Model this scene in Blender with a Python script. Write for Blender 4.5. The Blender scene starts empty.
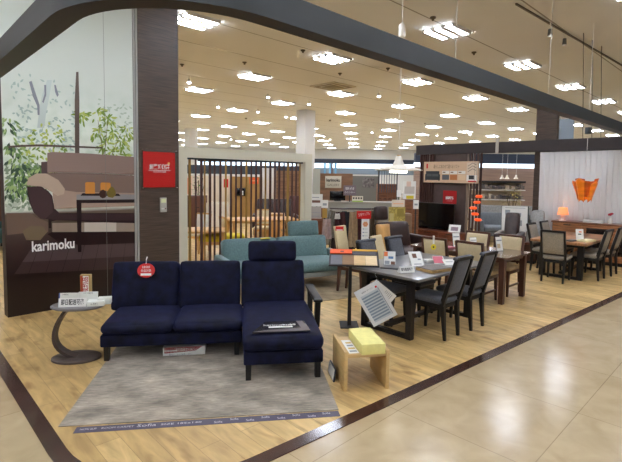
import bpy, bmesh, math, random
from math import sin, cos, pi, radians, hypot, sqrt
from mathutils import Vector, Matrix
random.seed(7)
scn = bpy.context.scene
COL = scn.collection
# ------------------------------------------------------------------ camera
F, PITCH, ROLL, EYE = 465.0, radians(4.0), radians(0.8), 1.65
CX, CY = 311.0, 175.5 + F*math.tan(PITCH)
_fw = Vector((0, cos(PITCH), -sin(PITCH))); _u0 = Vector((0, sin(PITCH), cos(PITCH))); _r0 = Vector((1, 0, 0))
RT = cos(ROLL)*_r0 + sin(ROLL)*_u0
UP = -sin(ROLL)*_r0 + cos(ROLL)*_u0
cam = bpy.data.cameras.new('camera'); cam_o = bpy.data.objects.new('camera', cam); COL.objects.link(cam_o)
cam.sensor_fit = 'HORIZONTAL'; cam.sensor_width = 36.0; cam.lens = 36.0*F/622
cam.shift_y = (CY - 231.0)/622; cam.clip_start = .05; cam.clip_end = 200
cam_o.matrix_world = Matrix(((RT.x, UP.x, -_fw.x, 0), (RT.y, UP.y, -_fw.y, 0), (RT.z, UP.z, -_fw.z, EYE), (0, 0, 0, 1)))
scn.camera = cam_o
def at(px, py, Y):          # the place in the shop at depth Y that the photo shows there
    d = _fw + RT*((px-CX)/F) - UP*((py-CY)/F); return Vector((0, 0, EYE)) + d*(Y/d.y)
def on(px, py, z=0.0):      # the same, on the level z
    d = _fw + RT*((px-CX)/F) - UP*((py-CY)/F); return Vector((0, 0, EYE)) + d*((z-EYE)/d.z)
# ------------------------------------------------------------------ materials
def lin(c):
    return tuple((v/255/12.92 if v/255 <= .04045 else ((v/255+.055)/1.055)**2.4) for v in c) + (1.0,)
MATS = {}
def mat(name, c, rough=.55, var=0.0, scale=30, spec=.5, metal=0, sheen=0, emit=None, es=0, stretch=(1,1,1), c2=None, bump=0, alpha=1, trans=0, coat=0, detail=4):
    if name in MATS: return MATS[name]
    m = bpy.data.materials.new(name); m.use_nodes = True; nt = m.node_tree; N = nt.nodes; L = nt.links
    b = N['Principled BSDF']; b.inputs['Base Color'].default_value = lin(c); b.inputs['Roughness'].default_value = rough
    b.inputs['Specular IOR Level'].default_value = spec; b.inputs['Metallic'].default_value = metal
    if sheen: b.inputs['Sheen Weight'].default_value = sheen; b.inputs['Sheen Roughness'].default_value = .4; b.inputs['Sheen Tint'].default_value = lin([min(255, v*2.4+16) for v in c])
    if coat: b.inputs['Coat Weight'].default_value = coat; b.inputs['Coat Roughness'].default_value = .08
    if trans: b.inputs['Transmission Weight'].default_value = trans
    if alpha < 1: b.inputs['Alpha'].default_value = alpha
    if emit is not None: b.inputs['Emission Color'].default_value = lin(emit); b.inputs['Emission Strength'].default_value = es
    if var or c2 or bump:
        tc = N.new('ShaderNodeTexCoord'); mp = N.new('ShaderNodeMapping'); mp.inputs['Scale'].default_value = stretch
        nz = N.new('ShaderNodeTexNoise'); nz.inputs['Scale'].default_value = scale; nz.inputs['Detail'].default_value = detail
        L.new(tc.outputs['Object'], mp.inputs['Vector']); L.new(mp.outputs['Vector'], nz.inputs['Vector'])
        if var or c2:
            rp = N.new('ShaderNodeValToRGB'); rp.color_ramp.elements[0].position = .3; rp.color_ramp.elements[1].position = .7
            a = c2 if c2 else [max(0, v*(1-var)) for v in c]; z = c if c2 else [min(255, v*(1+var)) for v in c]
            rp.color_ramp.elements[0].color = lin(a); rp.color_ramp.elements[1].color = lin(z)
            L.new(nz.outputs['Fac'], rp.inputs['Fac']); L.new(rp.outputs['Color'], b.inputs['Base Color'])
        if bump:
            bp = N.new('ShaderNodeBump'); bp.inputs['Strength'].default_value = bump; bp.inputs['Distance'].default_value = .01
            L.new(nz.outputs['Fac'], bp.inputs['Height']); L.new(bp.outputs['Normal'], b.inputs['Normal'])
    MATS[name] = m; return m
# ------------------------------------------------------------------ mesh builder
class MB:
    def __init__(s): s.bm = bmesh.new(); s.mi = 0
    def _fin(s, verts, M=None):
        if M is not None: bmesh.ops.transform(s.bm, matrix=M, verts=verts)
        for f in {f for v in verts for f in v.link_faces}: f.material_index = s.mi
        return verts
    def box(s, x0, x1, y0, y1, z0, z1, bev=0, M=None, seg=2):
        vs = bmesh.ops.create_cube(s.bm, size=1)['verts']
        for v in vs: v.co = Vector(((x0+x1)/2+v.co.x*(x1-x0), (y0+y1)/2+v.co.y*(y1-y0), (z0+z1)/2+v.co.z*(z1-z0)))
        if bev:
            es = list({e for v in vs for e in v.link_edges})
            r = bmesh.ops.bevel(s.bm, geom=list(vs)+es, offset=bev, segments=seg, affect='EDGES', profile=.5)
            vs = list(r['verts'])
            # gather the whole island
            st = list(vs); seen = set(vs)
            while st:
                v = st.pop()
                for e in v.link_edges:
                    o = e.other_vert(v)
                    if o not in seen: seen.add(o); st.append(o)
            vs = list(seen)
        s._fin(vs, M); return s
    def bar(s, p, q, w, d=None, w2=None, d2=None, up=(0, 0, 1)):      # a square bar from p to q, sides w x d, tapering to w2 x d2
        d = d or w; w2 = w2 or w; d2 = d2 or d; p, q = Vector(p), Vector(q); z = (q-p).normalized(); u = Vector(up)
        if abs(z.dot(u)) > .95: u = Vector((0, 1, 0))
        x = u.cross(z).normalized(); y = z.cross(x)
        a = [s.bm.verts.new(p+x*i*w/2+y*j*d/2) for i, j in ((-1,-1),(1,-1),(1,1),(-1,1))]
        b = [s.bm.verts.new(q+x*i*w2/2+y*j*d2/2) for i, j in ((-1,-1),(1,-1),(1,1),(-1,1))]
        fs = [s.bm.faces.new(a[::-1]), s.bm.faces.new(b)] + [s.bm.faces.new((a[i], a[(i+1)%4], b[(i+1)%4], b[i])) for i in range(4)]
        for f in fs: f.material_index = s.mi
        return s
    def tube(s, pts, r, n=10, cap=True):
        pts = [Vector(p) for p in pts]; k = len(pts); rs = r if isinstance(r, (list, tuple)) else [r]*k; rings = []
        for i, p in enumerate(pts):
            t = (pts[min(i+1, k-1)]-pts[max(i-1, 0)]).normalized(); u = Vector((0, 0, 1)) if abs(t.z) < .9 else Vector((0, 1, 0))
            x = u.cross(t).normalized(); y = t.cross(x)
            rings.append([s.bm.verts.new(p+(x*cos(2*pi*j/n)+y*sin(2*pi*j/n))*rs[i]) for j in range(n)])
        fs = []
        for a, b in zip(rings, rings[1:]): fs += [s.bm.faces.new((a[j], a[(j+1)%n], b[(j+1)%n], b[j])) for j in range(n)]
        if cap: fs += [s.bm.faces.new(rings[0][::-1]), s.bm.faces.new(rings[-1])]
        for f in fs: f.material_index = s.mi
        return s
    def lathe(s, prof, c=(0, 0, 0), n=24, sx=1, sy=1):               # (radius, height) profile about a vertical axis
        c = Vector(c); rings = []
        for r, h in prof:
            rings.append([s.bm.verts.new(c+Vector((r*cos(2*pi*j/n)*sx, r*sin(2*pi*j/n)*sy, h))) for j in range(n)])
        fs = []
        for a, b in zip(rings, rings[1:]): fs += [s.bm.faces.new((a[j], a[(j+1)%n], b[(j+1)%n], b[j])) for j in range(n)]
        if prof[0][0] > 1e-4: fs.append(s.bm.faces.new(rings[0][::-1]))
        if prof[-1][0] > 1e-4: fs.append(s.bm.faces.new(rings[-1]))
        for f in fs: f.material_index = s.mi
        return s
    def prism(s, poly, z0, z1, M=None):                              # 2-D outline pulled from z0 to z1
        a = [s.bm.verts.new((x, y, z0)) for x, y in poly]; b = [s.bm.verts.new((x, y, z1)) for x, y in poly]; n = len(poly)
        fs = [s.bm.faces.new(a[::-1]), s.bm.faces.new(b)] + [s.bm.faces.new((a[i], a[(i+1)%n], b[(i+1)%n], b[i])) for i in range(n)]
        for f in fs: f.material_index = s.mi
        if M is not None: bmesh.ops.transform(s.bm, matrix=M, verts=a+b)
        return s
    def face(s, pts):
        f = s.bm.faces.new([s.bm.verts.new(p) for p in pts]); f.material_index = s.mi; return s
    def cushion(s, x0, x1, y0, y1, z0, z1, r=.05, puff=(0, 0, 0), n=10, M=None, noise=0):
        vs = bmesh.ops.create_cube(s.bm, size=2)['verts']
        es = list({e for v in vs for e in v.link_edges})
        res = bmesh.ops.subdivide_edges(s.bm, edges=es, cuts=n, use_grid_fill=True)
        st = [next(v for v in res['geom_inner'] if isinstance(v, bmesh.types.BMVert))]; seen = set(st)
        while st:
            v = st.pop()
            for e in v.link_edges:
                o = e.other_vert(v)
                if o not in seen: seen.add(o); st.append(o)
        h = Vector(((x1-x0)/2, (y1-y0)/2, (z1-z0)/2)); c = Vector(((x0+x1)/2, (y0+y1)/2, (z0+z1)/2)); rr = min(r, h.x, h.y, h.z)
        for v in seen:
            t = Vector([math.copysign(abs(sin(a*pi/2)), a) for a in v.co]); q = Vector((t.x*h.x, t.y*h.y, t.z*h.z))
            inn = Vector([max(-(h[i]-rr), min(h[i]-rr, q[i])) for i in range(3)]); dd = q-inn
            p = inn+dd.normalized()*rr if dd.length > 1e-9 else inn
            k = [(1-t[(i+1)%3]**2)*(1-t[(i+2)%3]**2) for i in range(3)]
            for i in range(3): p[i] += puff[i]*k[i]*(1 if q[i] > 0 else -1)*abs(t[i])
            v.co = c+p
        s._fin(list(seen), M); return s
    def mesh(s, name, mats, sharp=35, smooth=True):
        bmesh.ops.recalc_face_normals(s.bm, faces=s.bm.faces[:])
        me = bpy.data.meshes.new(name); s.bm.to_mesh(me); s.bm.free()
        for m in (mats if isinstance(mats, (list, tuple)) else [mats]): me.materials.append(m)
        if smooth:
            me.polygons.foreach_set('use_smooth', [True]*len(me.polygons)); me.set_sharp_from_angle(angle=radians(sharp))
        return me
    def build(s, name, mats, parent=None, loc=None, rz=0, **k):
        o = bpy.data.objects.new(name, s.mesh(name, mats, **k)); COL.objects.link(o)
        if parent: o.parent = parent
        if loc is not None: o.location = loc
        if rz: o.rotation_euler.z = rz
        return o
def tag(o, label, cat, group=None, kind=None):
    o['label'] = label; o['category'] = cat
    if group: o['group'] = group
    if kind: o['kind'] = kind
    return o
def thing(name, label, cat, loc=(0, 0, 0), rz=0, group=None):
    o = bpy.data.objects.new(name, None); o.empty_display_size = .1; COL.objects.link(o); o.location = loc; o.rotation_euler.z = rz
    return tag(o, label, cat, group)
def struct(o): o['kind'] = 'structure'; return o
def kids(o): return [c for c in COL.objects if c.parent == o]
def dup(root, loc, rz, label=None, group=None, s=None):
    r = root.copy(); COL.objects.link(r); r.location = loc; r.rotation_euler.z = rz
    if s: r.scale = (s, s, s)
    if label: r['label'] = label
    if group: r['group'] = group
    for c in kids(root):
        d = c.copy(); COL.objects.link(d); d.parent = r
        for g in kids(c):
            e = g.copy(); COL.objects.link(e); e.parent = d
    return r
def text(body, size, m, parent, M, name='lettering', width=None, bold=0):
    """printed writing: a thin mesh lying in the local xy plane of M, centred"""
    c = bpy.data.curves.new('txt', 'FONT'); c.body = body; c.size = size; c.align_x = 'CENTER'; c.align_y = 'CENTER'; c.resolution_u = 2; c.offset = bold
    o = bpy.data.objects.new('txt', c); COL.objects.link(o); dg = bpy.context.evaluated_depsgraph_get(); dg.update()
    me = bpy.data.meshes.new_from_object(o.evaluated_get(dg)); bpy.data.objects.remove(o); me.name = name
    xs = [v.co.x for v in me.vertices]
    if width and xs: me.transform(Matrix.Diagonal((width/(max(xs)-min(xs)), 1, 1, 1)))
    me.materials.clear(); me.materials.append(m)
    t = bpy.data.objects.new(name, me); COL.objects.link(t); t.parent = parent; t.matrix_local = M
    return t
def fr(x=0, y=0, z=0):      # writing on an upright face that looks along local -y
    return Matrix.Translation((x, y, z)) @ Matrix.Rotation(pi/2, 4, 'X')
U = radians(45); VV = radians(-47)                                   # the shop's two building directions
ES, EXPO = 28.0, 1.17
def at_px(p, z=4.26):     # is this ceiling point in the photo's frame
    w = Vector((p.x, p.y, z-EYE)); a = w.dot(_fw); return a > .1 and -60 < CX+F*w.dot(RT)/a < 690 or None
# ================================================================== the shop itself
def floor_mat(name, c1, c2, cg, ang, sx, sy, rough, mort, wood):
    m = bpy.data.materials.new(name); m.use_nodes = True; nt = m.node_tree; N = nt.nodes; L = nt.links; b = N['Principled BSDF']
    tc = N.new('ShaderNodeTexCoord'); mp = N.new('ShaderNodeMapping'); mp.inputs['Rotation'].default_value = (0, 0, ang); L.new(tc.outputs['Object'], mp.inputs['Vector'])
    br = N.new('ShaderNodeTexBrick'); br.inputs['Scale'].default_value = 1; br.inputs['Brick Width'].default_value = sx; br.inputs['Row Height'].default_value = sy
    br.inputs['Mortar Size'].default_value = mort; br.inputs['Color1'].default_value = lin(c1); br.inputs['Color2'].default_value = lin(c2); br.inputs['Mortar'].default_value = lin(cg)
    br.inputs['Bias'].default_value = 0; br.offset = .37 if wood else 0.0
    L.new(mp.outputs['Vector'], br.inputs['Vector'])
    m2 = N.new('ShaderNodeMapping'); m2.inputs['Scale'].default_value = (1.1, 5.5, 1) if wood else (1, 1, 1); L.new(mp.outputs['Vector'], m2.inputs['Vector'])
    nz = N.new('ShaderNodeTexNoise'); nz.inputs['Scale'].default_value = 2.6 if wood else 5; nz.inputs['Detail'].default_value = 6; nz.inputs['Distortion'].default_value = .6; L.new(m2.outputs['Vector'], nz.inputs['Vector'])
    rp = N.new('ShaderNodeValToRGB'); rp.color_ramp.elements[0].position = .32; rp.color_ramp.elements[1].position = .68
    lo = .70 if wood else .90
    rp.color_ramp.elements[0].color = (lo, lo*.97, lo*.9, 1); rp.color_ramp.elements[1].color = (1.08, 1.07, 1.05, 1); L.new(nz.outputs['Fac'], rp.inputs['Fac'])
    mx = N.new('ShaderNodeMix'); mx.data_type = 'RGBA'; mx.blend_type = 'MULTIPLY'; mx.inputs[0].default_value = 1
    L.new(br.outputs['Color'], mx.inputs[6]); L.new(rp.outputs['Color'], mx.inputs[7])
    last = mx.outputs[2]
    if wood:   # knots
        m3 = N.new('ShaderNodeMapping'); m3.inputs['Scale'].default_value = (3.0, 7.5, 1); L.new(mp.outputs['Vector'], m3.inputs['Vector'])
        vo = N.new('ShaderNodeTexNoise'); vo.inputs['Scale'].default_value = 1.1; vo.inputs['Detail'].default_value = 2; L.new(m3.outputs['Vector'], vo.inputs['Vector'])
        r2 = N.new('ShaderNodeValToRGB'); r2.color_ramp.elements[0].position = .58; r2.color_ramp.elements[0].color = (1, 1, 1, 1); r2.color_ramp.elements[1].position = .74; r2.color_ramp.elements[1].color = (.55, .45, .33, 1); L.new(vo.outputs['Fac'], r2.inputs['Fac'])
        my = N.new('ShaderNodeMix'); my.data_type = 'RGBA'; my.blend_type = 'MULTIPLY'; my.inputs[0].default_value = 1; L.new(last, my.inputs[6]); L.new(r2.outputs['Color'], my.inputs[7]); last = my.outputs[2]
    L.new(last, b.inputs['Base Color']); b.inputs['Roughness'].default_value = rough
    bp = N.new('ShaderNodeBump'); bp.inputs['Strength'].default_value = .04 if wood else .03; bp.inputs['Distance'].default_value = .02
    L.new(nz.outputs['Fac'], bp.inputs['Height']); L.new(bp.outputs['Normal'], b.inputs['Normal'])
    if not wood: b.inputs['Specular IOR Level'].default_value = .4
    return m
TILE = floor_mat('polished tile', (182, 164, 131), (177, 158, 125), (150, 132, 104), radians(-45), .9, .9, .19, .003, False)
WOODF = floor_mat('oak planks', (220, 190, 131), (196, 164, 107), (158, 128, 82), radians(-43) + pi/2, 1.2, .15, .42, .0015, True)
STRIPM = mat('dark border', (62, 40, 34), .22, .15, 6, coat=.3)
CEILM = bpy.data.materials.new('ceiling paint')
def ceiling_mat(m):
    m.use_nodes = True; nt = m.node_tree; N = nt.nodes; L = nt.links; b = N['Principled BSDF']; b.inputs['Roughness'].default_value = .9
    tc = N.new('ShaderNodeTexCoord'); mp = N.new('ShaderNodeMapping'); mp.inputs['Rotation'].default_value = (0, 0, -U); L.new(tc.outputs['Object'], mp.inputs['Vector'])
    br = N.new('ShaderNodeTexBrick'); br.inputs['Scale'].default_value = 1; br.inputs['Brick Width'].default_value = 500; br.inputs['Row Height'].default_value = 1.405; br.inputs['Mortar Size'].default_value = .014
    br.inputs['Color1'].default_value = br.inputs['Color2'].default_value = lin((240, 238, 230)); br.inputs['Mortar'].default_value = lin((165, 158, 142)); br.offset = 0
    L.new(mp.outputs['Vector'], br.inputs['Vector'])
    nz = N.new('ShaderNodeTexNoise'); nz.inputs['Scale'].default_value = .5; L.new(tc.outputs['Object'], nz.inputs['Vector'])
    rp = N.new('ShaderNodeValToRGB'); rp.color_ramp.elements[0].color = (.9, .9, .9, 1); rp.color_ramp.elements[1].color = (1, 1, 1, 1); L.new(nz.outputs['Fac'], rp.inputs['Fac'])
    mx = N.new('ShaderNodeMix'); mx.data_type = 'RGBA'; mx.blend_type = 'MULTIPLY'; mx.inputs[0].default_value = 1; L.new(br.outputs['Color'], mx.inputs[6]); L.new(rp.outputs['Color'], mx.inputs[7]); L.new(mx.outputs[2], b.inputs['Base Color'])
ceiling_mat(CEILM)
HC = 4.26
struct(MB().box(-42, 48, -14, 47, -.1, 0).build('floor', TILE))
struct(MB().box(-42, 48, -14, 47, HC, HC+.1).build('ceiling', CEILM))
WHITE = mat('white paint', (225, 224, 218), .7)
BAND_D = mat('navy band', (38, 48, 66), .5); GREYB = mat('blue grey band', (128, 144, 158), .6)
LITW = mat('daylit window glass', (225, 238, 248), .3, emit=(214, 236, 255), es=1.0)
struct(MB().box(-42, 48, 46, 46.3, 0, HC).build('wall_back', WHITE))
struct(MB().box(-42, -41.7, -14, 46, 0, HC).build('wall_left', WHITE)); struct(MB().box(47.7, 48, -14, 46, 0, HC).build('wall_right', WHITE)); struct(MB().box(-42, 48, -14.3, -14, 0, HC).build('wall_front', WHITE))
struct(MB().box(-40, 40, 45.9, 46, 2.87, 3.3).build('trim_1', BAND_D))
struct(MB().box(-40, 40, 45.88, 46, 2.42, 2.87).build('window_1', LITW))
struct(MB().box(-40, 40, 45.9, 46, 1.82, 2.42).build('trim_2', GREYB))
# --- wooden island with its dark border
def fillet(corner, d1, d2, l1, l2, r, n=12):
    """a path in from l1 along -d1, round the corner, out to l2 along d2"""
    c = Vector(corner); d1 = Vector(d1).normalized(); d2 = Vector(d2).normalized(); half = math.acos(max(-1, min(1, d1.dot(d2))))/2
    t = r/math.tan(half); p1, p2 = c+d1*t, c+d2*t; bis = (d1+d2).normalized(); o = c+bis*(r/sin(half))
    a1 = math.atan2(*(p1-o).yx); a2 = math.atan2(*(p2-o).yx); da = (a2-a1+pi) % (2*pi)-pi
    return [c+d1*l1]+[o+Vector((cos(a1+da*i/n), sin(a1+da*i/n)))*r for i in range(n+1)]+[c+d2*l2]
def corner_of(n1, c1, n2, c2):
    det = n1[0]*n2[1]-n1[1]*n2[0]; return ((c1*n2[1]-n1[1]*c2)/det, (n1[0]*c2-c1*n2[0])/det)
dL = (cos(radians(133)), sin(radians(133))); dR = (cos(radians(40.1)), sin(radians(40.1))); nL = (.731, .682); nR = (-.644, .765)
inn = fillet(corner_of(nL, .768, nR, 2.203), dL, dR, 16, 16, .80); out = fillet(corner_of(nL, .670, nR, 2.107), dL, dR, 16, 16, .90)
ring = MB()
def band(mb, a, b, z0, z1):
    A0 = [mb.bm.verts.new((p.x, p.y, z0)) for p in a]; B0 = [mb.bm.verts.new((p.x, p.y, z0)) for p in b]
    A1 = [mb.bm.verts.new((p.x, p.y, z1)) for p in a]; B1 = [mb.bm.verts.new((p.x, p.y, z1)) for p in b]
    for i in range(len(a)-1):
        for k, q in enumerate(((A1[i], A1[i+1], B1[i+1], B1[i]), (B0[i], B0[i+1], A0[i+1], A0[i]), (A0[i], A0[i+1], A1[i+1], A1[i]), (B1[i], B1[i+1], B0[i+1], B0[i]))):
            f = mb.bm.faces.new(q); f.material_index = (1 if k == 1 else 0)
    for i in (0, -1): mb.bm.faces.new((A0[i], A1[i], B1[i], B0[i]))
band(ring, inn, out, 0, .006)
struct(ring.build('trim_3', [STRIPM, STRIPM]))
wd = MB(); far = inn[0]+Vector(dR)*16
wd.prism([(p.x, p.y) for p in inn]+[(far.x, far.y)], .0005, .004)
struct(wd.build('floor_wood', WOODF))
# --- hanging beam round the island
FASC = mat('grey fascia', (46, 52, 55), .45, .04, 4); SOFF = mat('brown soffit', (40, 33, 28), .5, .05, 4)
bL = (cos(radians(133)), sin(radians(133))); bR = (cos(U), sin(U)); mL = (.731, .682); mR = (-.7071, .7071)
binn = fillet(corner_of(mL, .841, mR, 2.945*.7071), bL, bR, 13.5, 15, .66, 16); bout = fillet(corner_of(mL, .707, mR, 2.762*.7071), bL, bR, 13.5, 15, .80, 16)
bm_ = MB(); band(bm_, binn, bout, 2.48, 2.637); struct(bm_.build('beam_hanging', [FASC, SOFF]))
# rods that carry the beam
WIRE = mat('wire', (190, 188, 180), .4, metal=.6); DWIRE = mat('dark wire', (60, 58, 54), .5)
def rod(name, p, q, m, r=.004):
    return MB().tube([p, q], r, 6).build(name, m)
for i, (d, s) in enumerate(((bL, 1.35), (bR, 2.9), (bR, 5.2), (bR, 9.0))):
    c = (Vector(corner_of(mL, .774, mR, 2.853*.7071))+Vector(d)*s)
    tag(rod('suspension_wire', (c.x, c.y, 2.637), (c.x, c.y, HC), WIRE, .003), 'thin wire holding the grey hanging beam from the ceiling', 'wire', 'beam wires')
# --- the rear canopy over the island: a dark fascia on the line through (5.2, 9.8)
RP = Vector((5.2, 9.8)); RD = Vector((cos(VV), sin(VV))); RN = Vector((RD.y, -RD.x))*-1      # RN points away from the camera
def rear(s, back=0.0): p = RP+RD*s+RN*back; return p
CANO = mat('dark canopy', (52, 45, 46), .5, .06, 5)
a0, a1 = rear(-3.57), rear(7)
cn = MB(); cn.box(-3.57, 7, 0, .22, 2.235, 2.478)
struct(cn.build('beam_canopy', CANO, loc=(RP.x, RP.y, 0), rz=VV))
tag(MB().box(-.035, .035, -.012, 0, 2.22, 2.56).box(-.035, .035, -.012, .05, 2.54, 2.56).build('hanging_bracket', mat('pale bracket', (205, 205, 200), .4), loc=(*rear(-1.36), 0), rz=VV), 'small white bracket on the dark canopy fascia above the shop display', 'bracket')
# --- mural wall, pillar
MO = Vector((-3.398, 5.14)); MA = radians(44.9)
PILM = mat('walnut laminate', (76, 62, 52), .45, .22, 5, stretch=(.6, .6, 14), detail=7)
pil = struct(MB().box(1.535, 2.118, -.02, .5, 0, HC).build('pillar_wood', PILM, loc=(MO.x, MO.y, 0), rz=MA))
struct(MB().box(0, 1.475, .0, .16, 0, HC).build('wall_mural', mat('mural core', (60, 48, 44), .5), loc=(MO.x, MO.y, 0), rz=MA))
struct(MB().box(1.478, 1.50, -.006, .1, 0, HC).box(1.51, 1.535, -.012, .1, 0, HC).build('trim_4', mat('pale edge trim', (176, 176, 170), .3), loc=(MO.x, MO.y, 0), rz=MA))
# --- printed mural: one sheet of coloured shapes (s along the wall, z up)
mu = MB(); mats_mu = []
def mm(name, c, **k):
    k.setdefault('rough', .28); mats_mu.append(mat('mural '+name, c, **k)); mu.mi = len(mats_mu)-1
LAY = [0.0]
def sheet(poly): mu.face([(x, -.003-LAY[0], z) for x, z in poly])
def mural_ground():
    m = bpy.data.materials.new('mural sky'); m.use_nodes = True; nt = m.node_tree; N = nt.nodes; L = nt.links; b = N['Principled BSDF']; b.inputs['Roughness'].default_value = .28
    tc = N.new('ShaderNodeTexCoord'); sp = N.new('ShaderNodeSeparateXYZ'); L.new(tc.outputs['Object'], sp.inputs[0])
    mr = N.new('ShaderNodeMapRange'); mr.inputs['From Min'].default_value = 0; mr.inputs['From Max'].default_value = 4.26; L.new(sp.outputs['Z'], mr.inputs['Value'])
    rp = N.new('ShaderNodeValToRGB'); E = rp.color_ramp.elements
    stops = [(0, (26, 14, 14)), (.12, (36, 21, 20)), (.19, (62, 44, 42)), (.215, (74, 58, 54)), (.245, (92, 78, 62)), (.275, (104, 88, 74)), (.283, (236, 240, 228)), (.5, (240, 250, 238)), (.6, (222, 232, 222)), (1, (206, 214, 206))]
    E[0].position = 0; E[0].color = lin(stops[0][1]); E[1].position = 1; E[1].color = lin(stops[-1][1])
    for p, c in stops[1:-1]: e = E.new(p); e.color = lin(c)
    nz = N.new('ShaderNodeTexNoise'); nz.inputs['Scale'].default_value = 7; nz.inputs['Detail'].default_value = 7; L.new(tc.outputs['Object'], nz.inputs['Vector'])
    # blurred pale green and blue trees behind the glass, only between 1.2 m and 2.9 m
    r2 = N.new('ShaderNodeValToRGB'); r2.color_ramp.elements[0].position = .45; r2.color_ramp.elements[1].position = .68; r2.color_ramp.elements[0].color = (0, 0, 0, 1); r2.color_ramp.elements[1].color = (1, 1, 1, 1); L.new(nz.outputs['Fac'], r2.inputs['Fac'])
    mk = N.new('ShaderNodeMapRange'); mk.inputs['From Min'].default_value = 2.85; mk.inputs['From Max'].default_value = 1.8; mk.inputs['To Max'].default_value = .5; L.new(sp.outputs['Z'], mk.inputs['Value'])
    lo = N.new('ShaderNodeMath'); lo.operation = 'GREATER_THAN'; lo.inputs[1].default_value = 1.2; L.new(sp.outputs['Z'], lo.inputs[0])
    m1 = N.new('ShaderNodeMath'); m1.operation = 'MULTIPLY'; L.new(mk.outputs[0], m1.inputs[0]); L.new(lo.outputs[0], m1.inputs[1])
    m2 = N.new('ShaderNodeMath'); m2.operation = 'MULTIPLY'; L.new(m1.outputs[0], m2.inputs[0]); L.new(r2.outputs['Color'], m2.inputs[1])
    L.new(mr.outputs[0], rp.inputs['Fac']); mx = N.new('ShaderNodeMix'); mx.data_type = 'RGBA'; L.new(m2.outputs[0], mx.inputs[0]); L.new(rp.outputs['Color'], mx.inputs[6]); mx.inputs[7].default_value = lin((172, 202, 172))
    L.new(mx.outputs[2], b.inputs['Base Color']); return m
mats_mu.append(mural_ground()); mu.mi = 0
sheet([(0, .002), (1.472, .002), (1.472, HC-.002), (0, HC-.002)])
LAY[0] = .0006
MC = {'mullion': (98, 84, 74), 'trunkpale': (206, 220, 214), 'trunk': (140, 148, 156), 'floorhi': (150, 134, 118), 'floorglow': (196, 186, 172), 'floorleft': (112, 92, 80), 'glow': (116, 101, 78), 'plank1': (84, 68, 68), 'plank2': (62, 45, 46), 'floordk': (44, 26, 26), 'floordk2': (40, 23, 23), 'sofadark': (58, 40, 42), 'sofamid': (92, 74, 72),
      'sofa': (146, 124, 114), 'sofa2': (130, 109, 99), 'sofaL': (170, 148, 132), 'armL': (188, 167, 147), 'armD': (72, 52, 54), 'legs': (40, 26, 26), 'tabletop': (150, 148, 148), 'dark': (38, 24, 26), 'candle': (206, 140, 66), 'ball': (60, 34, 30), 'pear': (120, 104, 44)}
def leaf(x, z, l, w, a):
    return [(x+l*(t-.5)*cos(a)-w*k*sin(a), z+l*(t-.5)*sin(a)+w*k*cos(a)) for t, k in ((0, 0), (.3, .5), (.65, .42), (1, 0), (.65, -.42), (.3, -.5))]
def leaves(n, x0, x1, z0, z1, l, name, c, dens=None):
    mm(name, c, rough=.3)
    for _ in range(n):
        x, z = random.uniform(x0, x1), random.uniform(z0, z1)
        if dens and random.random() > dens((x-x0)/(x1-x0), (z-z0)/(z1-z0)): continue
        LAY[0] += .000002; q = leaf(x, z, l*random.uniform(.6, 1.2), l*.38, random.uniform(0, 2*pi))
        sheet([(min(1.468, max(.002, a)), b_) for a, b_ in q])
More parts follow.
